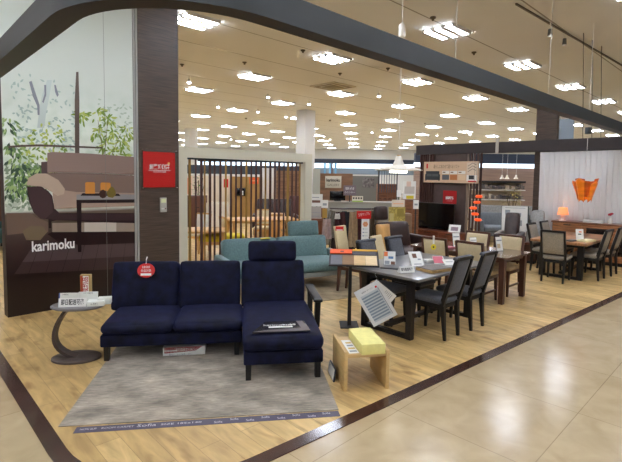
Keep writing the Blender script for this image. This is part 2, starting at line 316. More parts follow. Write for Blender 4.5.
SH = [('mullion',[(0.753,2.517),(0.805,2.523),(0.791,1.799),(0.742,1.798)]), ('mullion',[(0.775,2.851),(0.802,2.856),(0.805,2.523),(0.753,2.517)]), ('mullion',[(0.052,1.929),(0.168,1.946),(0.368,1.965),(1.066,1.971),(1.066,1.951),(0.368,1.941),(0.167,1.924),(0.051,1.905)]), ('trunkpale',[(0.343,2.15),(0.368,2.356),(0.402,2.531),(0.459,2.709),(0.511,2.717),(0.475,2.506),(0.441,2.341),(0.415,2.156)]), ('trunk',[(0.274,2.659),(0.3,2.674),(0.342,2.523),(0.374,2.414),(0.371,2.3),(0.351,2.298),(0.349,2.4),(0.31,2.496)]), ('trunk',[(0.426,2.647),(0.448,2.65),(0.446,2.536),(0.416,2.441),(0.401,2.451),(0.428,2.545)]), ('trunk',[(0.532,2.663),(0.548,2.665),(0.578,2.553),(0.561,2.528),(0.54,2.583)]), ('floorleft',[(0.013,1.187),(0.247,1.176),(0.308,1.121),(0.431,1.061),(0.429,0.943),(0.182,0.95),(0.016,0.941)]), ('glow',[(0.163,0.975),(0.244,1.026),(0.367,1.018),(0.418,0.944),(0.342,0.855),(0.199,0.868)]), ('floorhi',[(0.474,1.047),(1.48,0.997),(1.479,0.87),(0.472,0.94)]), ('floorglow',[(0.833,1.03),(1.227,1.01),(1.225,0.889),(0.832,0.915)]), ('plank1',[(0.153,0.619),(1.474,0.539),(1.476,0.715),(0.555,0.8),(0.237,0.749)]), ('plank2',[(0.071,0.492),(1.472,0.376),(1.474,0.539),(0.153,0.619)]), ('floordk',[(0.433,1.167),(1.482,1.118),(1.48,0.984),(0.881,1.034),(0.561,1.089),(0.442,1.06)]), ('floordk2',[(0.418,0.92),(0.472,0.94),(1.479,0.87),(1.476,0.715),(0.827,0.75),(0.555,0.8)]), ('sofadark',[(0.22,1.486),(0.255,1.474),(0.357,1.485),(0.439,1.426),(0.482,1.366),(0.499,1.224),(0.563,1.149),(1.481,1.104),(1.481,1.017),(0.507,1.08),(0.349,1.107),(0.278,1.186),(0.24,1.303)]), ('sofamid',[(0.374,1.762),(0.448,1.77),(0.445,1.625),(0.371,1.624)]), ('sofa',[(0.439,1.869),(0.493,1.883),(0.92,1.882),(1.478,1.862),(1.474,1.624),(1.037,1.644),(0.434,1.642)]), ('sofa2',[(0.433,1.638),(1.036,1.639),(1.474,1.617),(1.471,1.385),(0.635,1.399),(0.528,1.543),(0.433,1.619)]), ('sofaL',[(0.482,1.402),(0.591,1.436),(0.748,1.409),(1.471,1.385),(1.469,1.212),(0.744,1.214),(0.499,1.212)]), ('armL',[(0.216,1.497),(0.238,1.577),(0.32,1.629),(0.424,1.63),(0.55,1.555),(0.619,1.447),(0.607,1.387),(0.535,1.365),(0.461,1.425),(0.367,1.479),(0.286,1.485)]), ('armD',[(0.225,1.474),(0.285,1.476),(0.367,1.47),(0.445,1.414),(0.476,1.354),(0.482,1.177),(0.39,1.093),(0.328,1.126),(0.269,1.221)]), ('legs',[(0.432,1.096),(0.465,1.095),(0.462,0.988),(0.433,0.99)]), ('tabletop',[(0.747,1.379),(0.911,1.388),(1.485,1.364),(1.484,1.301),(0.745,1.314)]), ('dark',[(0.745,1.314),(1.484,1.301),(1.484,1.258),(0.803,1.273),(0.791,0.666),(0.75,0.671)]), ('dark',[(0.817,1.394),(1.259,1.382),(1.285,1.349),(0.793,1.364)]), ('candle',[(0.851,1.519),(0.866,1.531),(0.955,1.531),(0.966,1.519),(0.964,1.386),(0.85,1.388)]), ('candle',[(1.034,1.516),(1.047,1.526),(1.146,1.523),(1.159,1.513),(1.158,1.416),(1.032,1.418)]), ('ball',[(1.013,1.386),(1.032,1.424),(1.063,1.435),(1.101,1.417),(1.112,1.378),(1.092,1.334),(1.056,1.324),(1.025,1.342)]), ('pear',[(1.107,1.391),(1.132,1.435),(1.165,1.474),(1.19,1.467),(1.221,1.415),(1.224,1.363),(1.182,1.328),(1.124,1.34)]),]
def draw(names):
    for nm in names:
        mm(nm, MC[nm], rough=.28); LAY[0] += .0004
        for k, p in SH:
            if k == nm: sheet([(min(1.47, max(.002, a)), z) for a, z in p])
leaves(240, .1, .75, 1.9, 2.75, .05, 'mist leaves', (176, 200, 190), lambda a, b_: 1-b_*.8)
leaves(170, 1.0, 1.46, 1.5, 2.6, .055, 'mist leaves pale', (188, 206, 186), lambda a, b_: 1-b_*.7)
draw(['trunkpale', 'trunk'])
LAY[0] += .0004
leaves(170, .12, .66, 1.5, 2.22, .062, 'leaf yellow', (190, 206, 104), lambda a, b_: (1-b_*.75)*(1 if .2 < a < .9 else .5))
leaves(150, .15, .66, 1.45, 2.1, .055, 'leaf green', (128, 162, 74), lambda a, b_: 1-b_*.7)
leaves(160, .02, .4, 1.2, 1.75, .07, 'bush grey', (140, 160, 134)); leaves(60, .02, .36, 1.2, 1.5, .07, 'bush pale', (196, 206, 190))
def spray(cx, cz, R, n, l, name, c, down=.5):
    mm(name, c, rough=.3)
    for _ in range(n):
        a = random.uniform(0, 2*pi); r = R*sqrt(random.random()); x, z = cx+r*cos(a), cz+r*sin(a)*.8
        LAY[0] += .000004; q = leaf(x, z, l*random.uniform(.7, 1.15), l*.30, math.atan2(z-cz-down*R, x-cx))
        sheet([(min(1.468, max(.002, u)), w) for u, w in q])
for cx, cz in ((.82, 2.3), (1.02, 2.36), (1.14, 2.28), (1.0, 2.12), (1.2, 2.12), (1.1, 1.98), (1.3, 2.0), (1.36, 2.16), (1.18, 1.86), (1.36, 1.82)):
    spray(cx, cz, .12, 15, .075, 'plant leaf', (128, 160, 62)); spray(cx+.03, cz+.02, .1, 8, .07, 'plant leaf pale', (186, 202, 106))
mm('stem', (120, 112, 74)); LAY[0] += .0003
for a, b_ in (((1.1, 1.72), (1.02, 2.3)), ((1.12, 1.72), (1.3, 2.15)), ((1.08, 1.75), (1.14, 2.3))): sheet([(a[0]-.004, a[1]), (a[0]+.004, a[1]), (b_[0]+.003, b_[1]), (b_[0]-.003, b_[1])])
for cx, cz in ((.03, 2.1), (.06, 1.85), (.12, 1.7), (.2, 1.62), (.28, 1.5), (.1, 1.5), (.2, 1.38), (.3, 1.36), (.06, 1.4), (.36, 1.62)):
    spray(cx, cz, .1, 7, .10, 'fern dark', (58, 84, 62), 1.0); spray(cx+.03, cz+.03, .12, 9, .08, 'fern mid', (112, 146, 88), 1.0); spray(cx+.05, cz+.04, .13, 7, .075, 'fern pale', (168, 194, 128), 1.0)
LAY[0] += .0004
draw(['mullion', 'floorleft', 'glow', 'plank2', 'plank1', 'floorhi', 'floorglow', 'floordk', 'floordk2', 'sofadark', 'sofamid', 'sofa', 'sofa2', 'armD', 'sofaL', 'armL', 'legs', 'dark', 'tabletop'])
SH2 = [p for k, p in SH if k == 'dark']; LAY[0] += .0004; mm('tray', MC['dark']); sheet(SH2[1]); draw(['candle', 'ball', 'pear'])
mm('plank joint', (30, 18, 18)); LAY[0] += .0004
for i in range(9):
    x = .06+.17*i; sheet([(x+.10, .80), (x+.103, .80), (x-.02+.03*(i-4)*.6, .32), (x-.026+.03*(i-4)*.6, .32)]) if 0 < x-.03+.03*(i-4)*.6 < 1.4 else None
mm('print joint', (120, 124, 120)); LAY[0] += .0004
for x in (1.098,): sheet([(x, .002), (x+.004, .002), (x+.004, HC-.002), (x, HC-.002)])
muo = mu.build('wall_mural_print', mats_mu, smooth=False, loc=(MO.x, MO.y, 0), rz=MA); struct(muo)
WHT = mat('white lettering', (238, 238, 234), .5)
t = text('karimoku', .17, WHT, muo, fr(.482, -.019, .782), width=.46, bold=.004)
# ================================================================== navy corner sofa
SA = radians(8.3)
def suv(u, v, z=0): return Vector((u*cos(SA)-v*sin(SA), u*sin(SA)+v*cos(SA), z))
def velvet(name, c):
    m = mat(name, c, .75, .5, 11, spec=.2, sheen=.6, bump=.12, detail=6); return m
NAVY = velvet('navy velvet', (12, 14, 34)); BLACKW = mat('black stained wood', (15, 13, 13), .45, .1, 8)
so = thing('corner_sofa', 'dark navy velvet sofa with chaise and raised headrest on the grey rug', 'sofa', suv(-.3, 4.3, .0125), SA)
def SL(b): return b   # local = (u+.3, v-4.3)
X0, XM, X1 = -1.22+.3, .0+.3, .645+.3
yF, yC, yB = 4.12-4.3, 3.60-4.3, 4.66-4.3
MB().box(X0, XM-.01, yF+.012, yB+.25, .128, .236, .014).box(XM+.006, X1, yC+.012, yB+.25, .128, .236, .014).build('base_frame', NAVY, so)
w2 = (XM-X0)/2
for i in range(2):
    MB().cushion(X0+w2*i+.004, X0+w2*(i+1)-.006, yF-.01, yB+.10, .236, .335, .05, (0.012, .018, .02), 12).build('seat_cushion', NAVY, so)
MB().cushion(XM+.004, X1+.004, yC-.01, yB+.10, .236, .355, .05, (.01, .014, .014), 14).build('chaise_cushion', NAVY, so)
def lean(y, z, a): return Matrix.Translation((0, y, z)) @ Matrix.Rotation(-a, 4, 'X')
for x0, x1 in ((X0-.055, X0+w2-.035), (X0+w2-.02, XM-.03), (XM-.015, X1-.015)):
    MB().cushion(x0, x1, 0, .2, 0, .475, .035, (.004, .03, .004), 10, M=lean(yB-.01, .305, radians(16))).build('back_cushion', NAVY, so)
MB().cushion(XM+.055, X1-.095, .02, .13, .455, .665, .035, (.004, .015, .004), 10, M=lean(yB-.01, .31, radians(12))).build('headrest', NAVY, so)
for x, y in ((X0+.045, yF+.06), (XM-.055, yF+.08), (XM+.045, yC+.055), (X1-.04, yC+.05), (X0+.05, yB+.2), (X1-.05, yB+.2)):
    MB().bar((x, y, 0), (x, y, .13), .042, .042, .046, .046).build('leg', BLACKW, so)
ar = MB(); ar.box(X1+.015, X1+.10, yB-.42, yB+.22, .445, .478, .012)
arm = ar.build('armrest', BLACKW, so)
MB().bar((X1+.055, yB-.34, .2), (X1+.058, yB-.37, .45), .05, .055).bar((X1+.055, yB+.12, .2), (X1+.058, yB+.15, .45), .05, .05).box(X1-.02, X1+.07, yB-.38, yB+.18, .17, .215).build('arm_support', BLACKW, arm)
# round red tag hanging on the left back cushion
RED = mat('red card', (206, 30, 26), .4); CARD = mat('white card', (236, 236, 230), .5); INK = mat('black ink', (30, 30, 34), .6); CORD = mat('white cord', (230, 228, 222), .6)
TT = suv(-.94, 4.70, .705)
tg = thing('hanging_tag', 'round red tag hanging from the left back cushion of the navy sofa', 'tag', TT, SA)
tl = Matrix.Rotation(radians(-13), 4, 'X')
disc = MB(); disc.prism([(.083*cos(a*pi/16), .07*sin(a*pi/16)) for a in range(32)], -.002, .002, M=Matrix.Translation((0, -.015, -.005)) @ tl @ Matrix.Rotation(pi/2, 4, 'X')); dsc = disc.build('tag_disc', RED, tg)
MB().tube([(0, -.014, .062), (0, .0, .1), (0, .04, .118)], .006, 6).build('cord', CORD, tg)
Mt = Matrix.Translation((0, -.015, -.005)) @ tl
text('創業感謝祭', .026, WHT, tg, Mt @ fr(0, -.0035, .03), width=.075); text('全品対象', .03, WHT, tg, Mt @ fr(0, -.0035, -.004), width=.1)
MB().box(-.05, .05, -.0045, -.0035, -.05, -.028, M=Mt).build('white_bar', CARD, tg)
# folded flyer on the chaise
fl = thing('fabric_brochure', 'dark brochure with white lettering lying on the chaise seat', 'brochure', suv(.31, 3.80, .386), SA)
MB().prism([(-.235, -.125), (.235, -.125), (.215, .135), (-.12, .135)], -.004, .004).build('cover', mat('charcoal print', (40, 38, 44), .25, coat=.2), fl)
MB().prism([(-.235, -.127), (.235, -.127), (.23, -.06), (.17, -.052), (.165, .133), (.215, .133), (.24, -.127), (.24, -.127)][:4]+[(-.1, -.075)], .0045, .0052).prism([(.165, -.05), (.232, -.058), (.2, .13), (.145, .13)], .0045, .0052).build('grey_edge', mat('taupe print', (112, 104, 106), .25), fl)
MB().box(-.10, .10, -.035, .0, .0056, .0065).build('paper_strip', CARD, fl)
text('karimoku60', .052, WHT, fl, Matrix.Translation((-.005, .03, .0075)), width=.27, bold=.001)
# red and white carton under the sofa
cb = thing('flat_carton', 'red and white flat box lying on the rug under the navy sofa', 'box', suv(-.525, 4.22, .0055), SA+radians(1))
MB().box(-.185, .185, 0, .2, 0.008, .085, .003).build('carton', CARD, cb)
RC = mat('crimson print', (168, 28, 38), .45)
MB().prism([(-.172, .03), (-.172, .084), (.16, .084), (.10, .045)], -.0012, 0, M=Matrix.Rotation(pi/2, 4, 'X')).build('red_panel', RC, cb)
MB().box(-.17, -.06, -.0025, -.0014, .05, .058).build('white_line', CARD, cb)
text('店内改装セール', .03, WHT, cb, fr(.0, -.003, .062), width=.15); text('受付カウンターまでお越しください', .02, mat('grey ink', (110, 110, 112), .6), cb, fr(-.03, -.003, .016), width=.2)
# ================================================================== rug and its label band
RUGM = mat('grey rug', (192, 180, 164), .95, spec=.1, c2=(122, 118, 108), scale=3.4, stretch=(1, 1.7, 1), detail=9, sheen=.2, bump=.5)
def rug_mat(m):
    nt = m.node_tree; N = nt.nodes; L = nt.links; b = N['Principled BSDF']; tc = N.new('ShaderNodeTexCoord'); mp = N.new('ShaderNodeMapping'); mp.inputs['Scale'].default_value = (5, 34, 1)
    nz = N.new('ShaderNodeTexNoise'); nz.inputs['Scale'].default_value = 2; nz.inputs['Detail'].default_value = 8; nz.inputs['Roughness'].default_value = .75; L.new(tc.outputs['Object'], mp.inputs['Vector']); L.new(mp.outputs['Vector'], nz.inputs['Vector'])
    rp = N.new('ShaderNodeValToRGB'); rp.color_ramp.elements[0].position = .36; rp.color_ramp.elements[1].position = .64; rp.color_ramp.elements[0].color = (.62, .62, .63, 1); rp.color_ramp.elements[1].color = (1.2, 1.18, 1.14, 1); L.new(nz.outputs['Fac'], rp.inputs['Fac'])
    src = b.inputs['Base Color'].links[0].from_socket; mx = N.new('ShaderNodeMix'); mx.data_type = 'RGBA'; mx.blend_type = 'MULTIPLY'; mx.inputs[0].default_value = 1
    L.new(src, mx.inputs[6]); L.new(rp.outputs['Color'], mx.inputs[7]); L.new(mx.outputs[2], b.inputs['Base Color'])
rug_mat(RUGM)
rg = MB(); rg.cushion(-.925, .925, 0, 1.72, .004, .012, .004, n=6)
tag(rg.build('rug', RUGM, loc=suv(-.255, 3.10), rz=SA), 'mottled grey rug lying under the navy sofa', 'rug')
rl = thing('rug_label_band', 'long purple grey label strip along the front edge of the grey rug', 'label', suv(-.2, 3.053), SA+radians(.3))
MB().box(-.86, .865, -.036, .036, .004, .0055).build('band', mat('mauve band', (80, 74, 94), .4), rl)
PALE = mat('pale print', (214, 212, 220), .5)
text('NON SLIP', .03, PALE, rl, Matrix.Translation((-.78, .002, .006)), width=.1); text('ROOM CARPET', .03, PALE, rl, Matrix.Translation((-.6, .002, .006)), width=.2); text('Sofia', .05, PALE, rl, Matrix.Translation((-.42, .004, .006)), width=.12)
text('SIZE 185x140', .03, PALE, rl, Matrix.Translation((-.2, .002, .006)), width=.26)
for i in range(8): text('Sofia', .035, PALE, rl, Matrix.Translation((.04+i*.105, .012*(1 if i % 2 else -1), .006)), width=.055)
# ================================================================== C-shaped side table with its papers
STM = mat('dark bronze wood', (70, 58, 52), .45, .18, 6, stretch=(1, 8, 1))
st = thing('side_table', 'round topped side table with curved leg and oval foot beside the navy sofa', 'table', (-2.06, 4.02, 0), radians(8))
MB().lathe([(.0, 0), (.2, 0), (.208, .008), (.205, .022), (.19, .03), (0, .03)], n=32, sx=1.0, sy=.72).build('base', STM, st)
cv = MB(); pts = []
for k in range(15):
    a = k/14; pts.append((-.155-.035*sin(a*pi)*1.0+.10*a**3+(.16*(1-a)**6), 0,   .02+.447*a**1.1 if a > .02 else .02))
for p, q in zip(pts, pts[1:]): cv.bar(p, q, .085, .026, up=(0, 1, 0))
cv = MB(); n = len(pts); rows = []
for i, p in enumerate(pts):
    t = (Vector(pts[min(i+1, n-1)])-Vector(pts[max(i-1, 0)])).normalized(); nr = Vector((t.z, 0, -t.x)); w = .038+.01*abs(2*i/(n-1)-1)
    rows.append([cv.bm.verts.new(Vector(p)+nr*a*.013+Vector((0, b_*w, 0))) for a, b_ in ((-1, -1), (1, -1), (1, 1), (-1, 1))])
for a, b_ in zip(rows, rows[1:]):
    for j in range(4): cv.bm.faces.new((a[j], a[(j+1) % 4], b_[(j+1) % 4], b_[j]))
cv.bm.faces.new(rows[0]); cv.bm.faces.new(rows[-1])
cv.build('curved_leg', STM, st)
MB().lathe([(0, 0), (.21, 0), (.222, .01), (.222, .018), (.212, .026), (0, .026)], c=(.02, .0, .465), n=36, sx=1, sy=.66).build('top', mat('grey bronze top', (120, 116, 116), .35), st)
def card(name, label, cat, loc, rz, w, h, d=.004, tilt=0, m=CARD, group=None, foot=False):
    o = thing(name, label, cat, loc, rz, group)
    M = Matrix.Rotation(-tilt, 4, 'X')
    MB().box(-w/2, w/2, 0, d, 0, h, M=M).build('card', m, o)
    if foot: MB().bar((0, h*.6*sin(tilt)+d, h*.55*cos(tilt)), (0, h*.6*sin(tilt)+.35*h, 0.0), w*.5, .003).build('prop', m, o)
    o['_t'] = tilt; return o, M
zt = .4915
c1, M1 = card('price_sign', 'white sign card with bold black characters on the side table', 'sign', (-2.045, 3.935, zt), radians(9), .225, .075, .003, radians(12), foot=True)
text('即日配送可能', .052, INK, c1, M1 @ fr(0, -.001, .038), width=.185, bold=.0012)
BKW = mat('booklet paper', (222, 224, 214), .5); BLUEC = mat('blue cover', (54, 74, 140), .4)
b1 = thing('brochure_stand', 'open white booklet standing behind the sign on the side table', 'booklet', (-2.05, 4.04, zt), radians(8))
MB().box(-.15, .0, 0, .012, 0, .095, M=Matrix.Rotation(radians(-10), 4, 'X')).build('left_page', BKW, b1); MB().box(.004, .165, 0, .012, 0, .102, M=Matrix.Rotation(radians(-10), 4, 'X')).build('right_page', BKW, b1)
MB().box(-.16, -.151, -.002, .014, 0, .095, M=Matrix.Rotation(radians(-10), 4, 'X')).build('spine', BLUEC, b1)
text('ソファの選び方', .018, INK, b1, Matrix.Rotation(radians(-10), 4, 'X') @ fr(.085, -.001, .088), width=.08); text('お客様各位', .014, INK, b1, Matrix.Rotation(radians(-10), 4, 'X') @ fr(-.105, -.001, .08), width=.05)
b2 = thing('paper_slip_stack', 'low pile of white slips at the right of the side table top', 'papers', (-1.872, 4.0, zt), radians(14))
MB().box(-.065, .075, -.04, .05, 0, .042, .002).build('stack', BKW, b2); text('お見積り', .016, INK, b2, fr(0, -.052, .024), width=.06)
b3 = thing('catalogue_pile', 'pale catalogues lying nearest the sofa on the side table', 'booklet', (-1.825, 4.06, zt), radians(16))
MB().box(-.05, .06, -.04, .04, 0, .055, .002).build('pages', BKW, b3)
pk = thing('tall_carton', 'narrow gold and red box standing upright on the side table', 'box', (-2.01, 4.10, zt), radians(4))
GOLDC = mat('gold card', (176, 146, 92), .45)
MB().box(-.045, .045, 0, .04, 0, .245, .002).build('carton', GOLDC, pk); MB().box(-.042, -.022, -.0016, -.0006, .05, .235).build('red_band', mat('rust print', (170, 74, 44), .5), pk)
MB().box(-.042, -.022, -.0016, -.0006, .02, .05).build('blue_band', mat('sky print', (70, 150, 190), .5), pk); MB().box(-.018, .03, -.0016, -.0006, .02, .235).build('pale_panel', CARD, pk)
text('ご成約品', .052, mat('red ink', (176, 30, 40), .5), pk, Matrix.Translation((.006, -.003, .13)) @ Matrix.Rotation(pi/2, 4, 'X') @ Matrix.Rotation(pi/2, 4, 'Z'), width=.19, bold=.001)
# ================================================================== low wooden box stool with yellow block
OAK = mat('pale oak', (206, 172, 114), .45, .05, 3, stretch=(1, 1, 9), detail=6)
bx = thing('wooden_box_stool', 'small open oak box table standing on the floor beside the rug', 'stool', (.445, 3.50, 0), radians(9.5))
W = .18; HS = .312
MB().box(-W, -W+.028, -.02, .40, 0, HS, .003).build('side_panel', OAK, bx); MB().box(W-.028, W, -.02, .40, 0, HS, .003).build('side_panel', OAK, bx)
MB().box(-W+.0282, W-.0282, -.012, .39, .262, .288, .002).build('top_panel', OAK, bx); MB().box(-W+.0282, W-.0282, .335, .355, .13, .2615, .002).build('back_rail', OAK, bx)
yb = thing('yellow_foam_block', 'pale yellow rectangular block lying on the oak box stool', 'foam block', (.47, 3.50, .2885), radians(10.5))
MB().box(-.075, .115, -.03, .36, 0, .082, .004).build('block', mat('yellow foam', (232, 224, 142), .8, .03, 20, bump=.05), yb)
lf = thing('printed_leaflet', 'white printed leaflet lying beside the yellow block on the oak stool', 'leaflet', (.345, 3.585, .2885), radians(10))
MB().box(-.05, .026, -.09, .19, 0, .004).build('sheet', CARD, lf)
for i in range(4): MB().box(-.04+.004*i, .018, -.07+.06*i, -.04+.06*i, .0042, .005).build('print_block', [mat('grey print', (150, 156, 160), .5), mat('ochre print', (206, 176, 96), .5)][i % 2], lf)
nb = thing('dark_folder', 'dark folder with white sheet leaning against the oak stool side', 'folder', (.20, 3.66, 0.004), radians(9.5))
MB().box(-.012, 0, -.05, .16, .0, .10, M=Matrix.Rotation(radians(8), 4, 'Y')).build('cover', mat('navy cover', (44, 46, 58), .4), nb); MB().box(-.016, -.0125, -.04, .15, .01, .095, M=Matrix.Rotation(radians(8), 4, 'Y')).build('white_sheet', CARD, nb)
# ================================================================== on the pillar
rp_ = thing('red_notice', 'glossy red notice with white lettering in a clear holder on the wooden pillar', 'notice', (*(MO+Vector((cos(MA), sin(MA)))*1.822+Vector((sin(MA), -cos(MA)))*.021), 1.70), MA)
MB().box(-.232, .232, -.01, 0, -.24, .24).build('sheet', RED, rp_)
MB().box(-.255, .258, -.016, -.0125, -.262, .275).build('clear_holder', mat('clear acrylic', (255, 255, 255), .04, trans=1, alpha=.22), rp_)
for x in (-.245, .248):
    for z in (-.25, .262): MB().box(x-.012, x+.012, -.022, -.0165, z-.01, z+.01, .003).build('clip', mat('silver', (190, 190, 190), .25, metal=1), rp_)
text('創業感謝祭', .075, WHT, rp_, fr(.0, -.0115, .035), width=.3, bold=.0025); MB().box(-.16, .16, -.0118, -.011, -.012, -.006).build('rule', WHT, rp_); text('全品特別価格', .032, WHT, rp_, fr(.0, -.0115, -.03), width=.19)
MB().lathe([(0, 0), (.018, 0), (.018, .001), (0, .001)], n=14).build('dot', mat('gold dot', (236, 210, 130), .4), rp_).matrix_local = fr(.135, -.0112, .088)
th = thing('thermostat', 'small pale wall thermostat on the wooden pillar below the red notice', 'thermostat', (*(MO+Vector((cos(MA), sin(MA)))*1.872+Vector((sin(MA), -cos(MA)))*.021), 1.215), MA)
MB().box(-.05, .05, -.018, 0, -.10, .10, .006).build('housing', mat('grey plastic', (176, 172, 160), .5), th); MB().box(-.036, .036, -.021, -.0182, .03, .085).build('display', mat('pale lcd', (214, 218, 170), .3), th)
for i in range(3): MB().box(-.03+.024*i, -.014+.024*i, -.021, -.0182, -.06, -.045).build('button', mat('button', (120, 60, 54), .5) if i == 2 else mat('pale button', (216, 214, 206), .5), th)
# ================================================================== white frame with vertical slats
FRW = mat('warm white frame', (214, 210, 188), .5)
fm = thing('slatted_screen', 'tall white framed partition screen with dark vertical wooden slats', 'screen', (*(MO+Vector((cos(MA), sin(MA)))*2.13), 0), MA)
FL, FH = 2.68, 2.035
MB().box(0, .135, 0, .14, 0, FH).build('post', FRW, fm); MB().box(FL-.17, FL, 0, .14, 0, FH).build('post', FRW, fm); MB().box(.1352, FL-.1702, 0, .14, FH-.15, FH).build('top_rail', FRW, fm); MB().box(.1352, FL-.1702, 0, .14, 0, .08).build('bottom_rail', FRW, fm)
MB().box(.14, FL-.18, .05, .09, FH-.175, FH-.1505).build('track', mat('dark track', (52, 62, 74), .4, metal=.4), fm)
SLD = mat('dark slat wood', (74, 46, 40), .5, .15, 6, stretch=(1, 1, .2)); SLO = mat('olive slat reflection', (150, 116, 52), .5, .12, 6, stretch=(1, 1, .2))  # the olive tone paints bright reflections into the colour of some slats
def frame_x(px): # distance along the screen of an image column
    d = at(px, 205, 1.0); d = Vector((d.x, d.y)); o = MO+Vector((cos(MA), sin(MA)))*2.13; e = Vector((cos(MA), sin(MA))); det = d.x*(-e.y)+d.y*e.x; t = (o.x*(-e.y)+o.y*e.x)/det; return (d*t-o).dot(e)
for px, w, k in ((192.3, 3.2, 1), (198.3, 1.8, 0), (204, 3.4, 0), (207.3, 1.6, 1), (212.6, 3.2, 0), (217.2, 2, 0), (223, 2.6, 0), (228.4, 1.8, 1), (233.6, 2.3, 0), (238.6, 1.8, 0), (243.7, 2.2, 0), (249, 2, 1), (253.8, 1.6, 0), (258.6, 2.2, 0), (263.4, 2.8, 0), (268, 1.6, 1), (272.8, 2.6, 0), (277.4, 2.2, 0), (281.6, 2.6, 0), (286.4, 1.4, 0), (290.4, 2.6, 1), (294.6, 1.6, 0), (298.6, 1.7, 0), (302.3, 1.2, 1)):
    x = frame_x(px); hw = (frame_x(px+w/2)-frame_x(px-w/2))/2
    MB().box(x-hw*.62, x+hw*.62, .062, .082, .0802, FH-.1755).build('slat', SLO if k else SLD, fm)
# ================================================================== chairs and tables
GREYF = mat('charcoal fabric', (84, 86, 92), .85, .12, 60, sheen=.2); CREAM = mat('cream fabric', (208, 192, 154), .8, .02, 40); TAUPE = mat('taupe fabric', (150, 142, 128), .85, .08, 50); TAN = mat('tan seat', (176, 150, 112), .75, .08, 30)
BROWN = mat('walnut chair wood', (78, 48, 36), .4, .2, 6, stretch=(1, 1, .3)); LOAK = mat('light oak chair', (196, 150, 88), .45, .15, 6, stretch=(1, 1, .3))
def make_chair(label, frame, seatm, backm, loc, deg, group, H=.91, leanb=.16, w=.21, rail=False, wide=0, stretch=False, plain=False, cat='chair', name='dining_chair'):
    """faces local +y"""
    t = thing(name, label, cat, loc, radians(deg), group)
    MB().cushion(-w-.005, w+.005, -.2, .235, .385, .445, .025, (0, 0, .012), 8).build('seat', seatm, t)
    MB().box(-w+.012, w-.012, -.19, .215, .335, .386, .004).build('seat_frame', frame, t)
    for s in (-1, 1):
        MB().bar((s*(w-.035), .185, .34), (s*(w-.03), .2, 0), .044, .044, .026, .026).build('leg', frame, t)
        MB().bar((s*(w-.03), -.19, .40), (s*(w-.035), -.225, 0), .046, .05, .026, .028).build('leg', frame, t)
    zt, yt = H, -.195-leanb
    bf = MB()
    for s in (-1, 1): bf.bar((s*(w-.018), -.19, .38), (s*(w-.022), yt, zt), .034, .05, .028, .036)
    if not plain: bf.bar((-(w-.02), yt+.005, zt-.012), (w-.02, yt+.005, zt-.012), .03, .034)
    bf.bar((-(w-.02), -.198, .475), (w-.02, -.198, .475), .03, .03); bf.build('back_frame', frame, t)
    a = math.atan2(leanb, zt-.40); L = (zt-.49)/cos(a)
    M = Matrix.Translation((0, -.205, .492)) @ Matrix.Rotation(a, 4, 'X')
    g = .034 if not plain else .004
    MB().cushion(-w+g, w-g, -.026, .024, 0, L-(.03 if not plain else -.01), .018, (0, .014, 0), 8, M=M).build('backrest', backm, t)
    if rail:  # cloth cap along the top edge
        MB().cushion(-w+.001, w-.001, -.029, .027, L-.03, L+.006, .012, n=6, M=M).build('head_roll', seatm, t)
    if stretch:
        for s in (-1, 1): MB().bar((s*(w-.033), .19, .15), (s*(w-.033), -.205, .15), .02, .026).build('stretcher', frame, t)
    t.scale = (.94, .94, .94); return t
G1 = 'charcoal chairs round the dark grey table'
make_chair('black framed charcoal chair drawn up nearest the oak box stool', BLACKW, GREYF, GREYF, (1.318, 4.831, .0045), 42, G1, rail=True, w=.168)
make_chair('black framed charcoal chair next to the white trimmed aisle, nearer the brown table', BLACKW, GREYF, GREYF, (1.694, 5.153, .0045), 42, G1, rail=True, w=.168)
make_chair('charcoal chair behind the dark grey table, beside the tilted swatch board', BLACKW, GREYF, GREYF, (.87, 5.24, .0045), 222, G1, rail=True, H=.95, w=.168)
make_chair('charcoal chair behind the dark grey table, behind the white brochures', BLACKW, GREYF, GREYF, (1.26, 5.60, .0045), 222, G1, rail=True, H=.95, w=.168)
def sled_table(name, label, loc, deg, Lx, W, z, th, ix, iy, topm, legm, leg=.07):
    """near corner at the origin, long side along local x, width along local y"""
    t = thing(name, label, 'table', loc, radians(deg))
    MB().box(0, Lx, 0, W, z-th, z, .006).build('tabletop', topm, t)
    for x in (ix, Lx-ix):
        for y in (iy, W-iy): MB().bar((x, y, z-th), (x, y, .0), leg*.8, leg, leg*.9, leg*.9).build('leg', legm, t)
        MB().box(x-leg*.4, x+leg*.4, iy, W-iy, 0, .042).build('foot_rail', legm, t)
        MB().box(x-leg*.4, x+leg*.4, iy, W-iy, z-th-.06, z-th-.0005).build('top_rail', legm, t)
    MB().box(ix, Lx-ix, W/2-.03, W/2+.03, z-th-.06, z-th-.0005).build('apron', legm, t)
    MB().box(ix, Lx-ix, W/2-.03, W/2+.03, .06, .10).build('stretcher', legm, t)
    return t
TOP1 = mat('slate grey table top', (112, 112, 112), .32, .05, 12, coat=.15); TOP3 = mat('warm oak slab', (158, 112, 74), .35, .2, 3, stretch=(1, 8, 1)); DOAK = mat('dark oak base', (26, 21, 20), .4, .15, 6)
T1 = (1.045, 4.40, .0045)
sled_table('dining_table', 'dark grey topped dining table on black sled legs, covered with brochures', T1, 43, 1.42, .95, .66, .028, .13, .18, TOP1, DOAK)
T3 = (4.34, 7.24, .0045)
sled_table('dining_table', 'thick brown slab dining table on black sled legs before the white curtain', T3, 45, 1.6, .86, .635, .045, .22, .14, TOP3, BLACKW, .09)
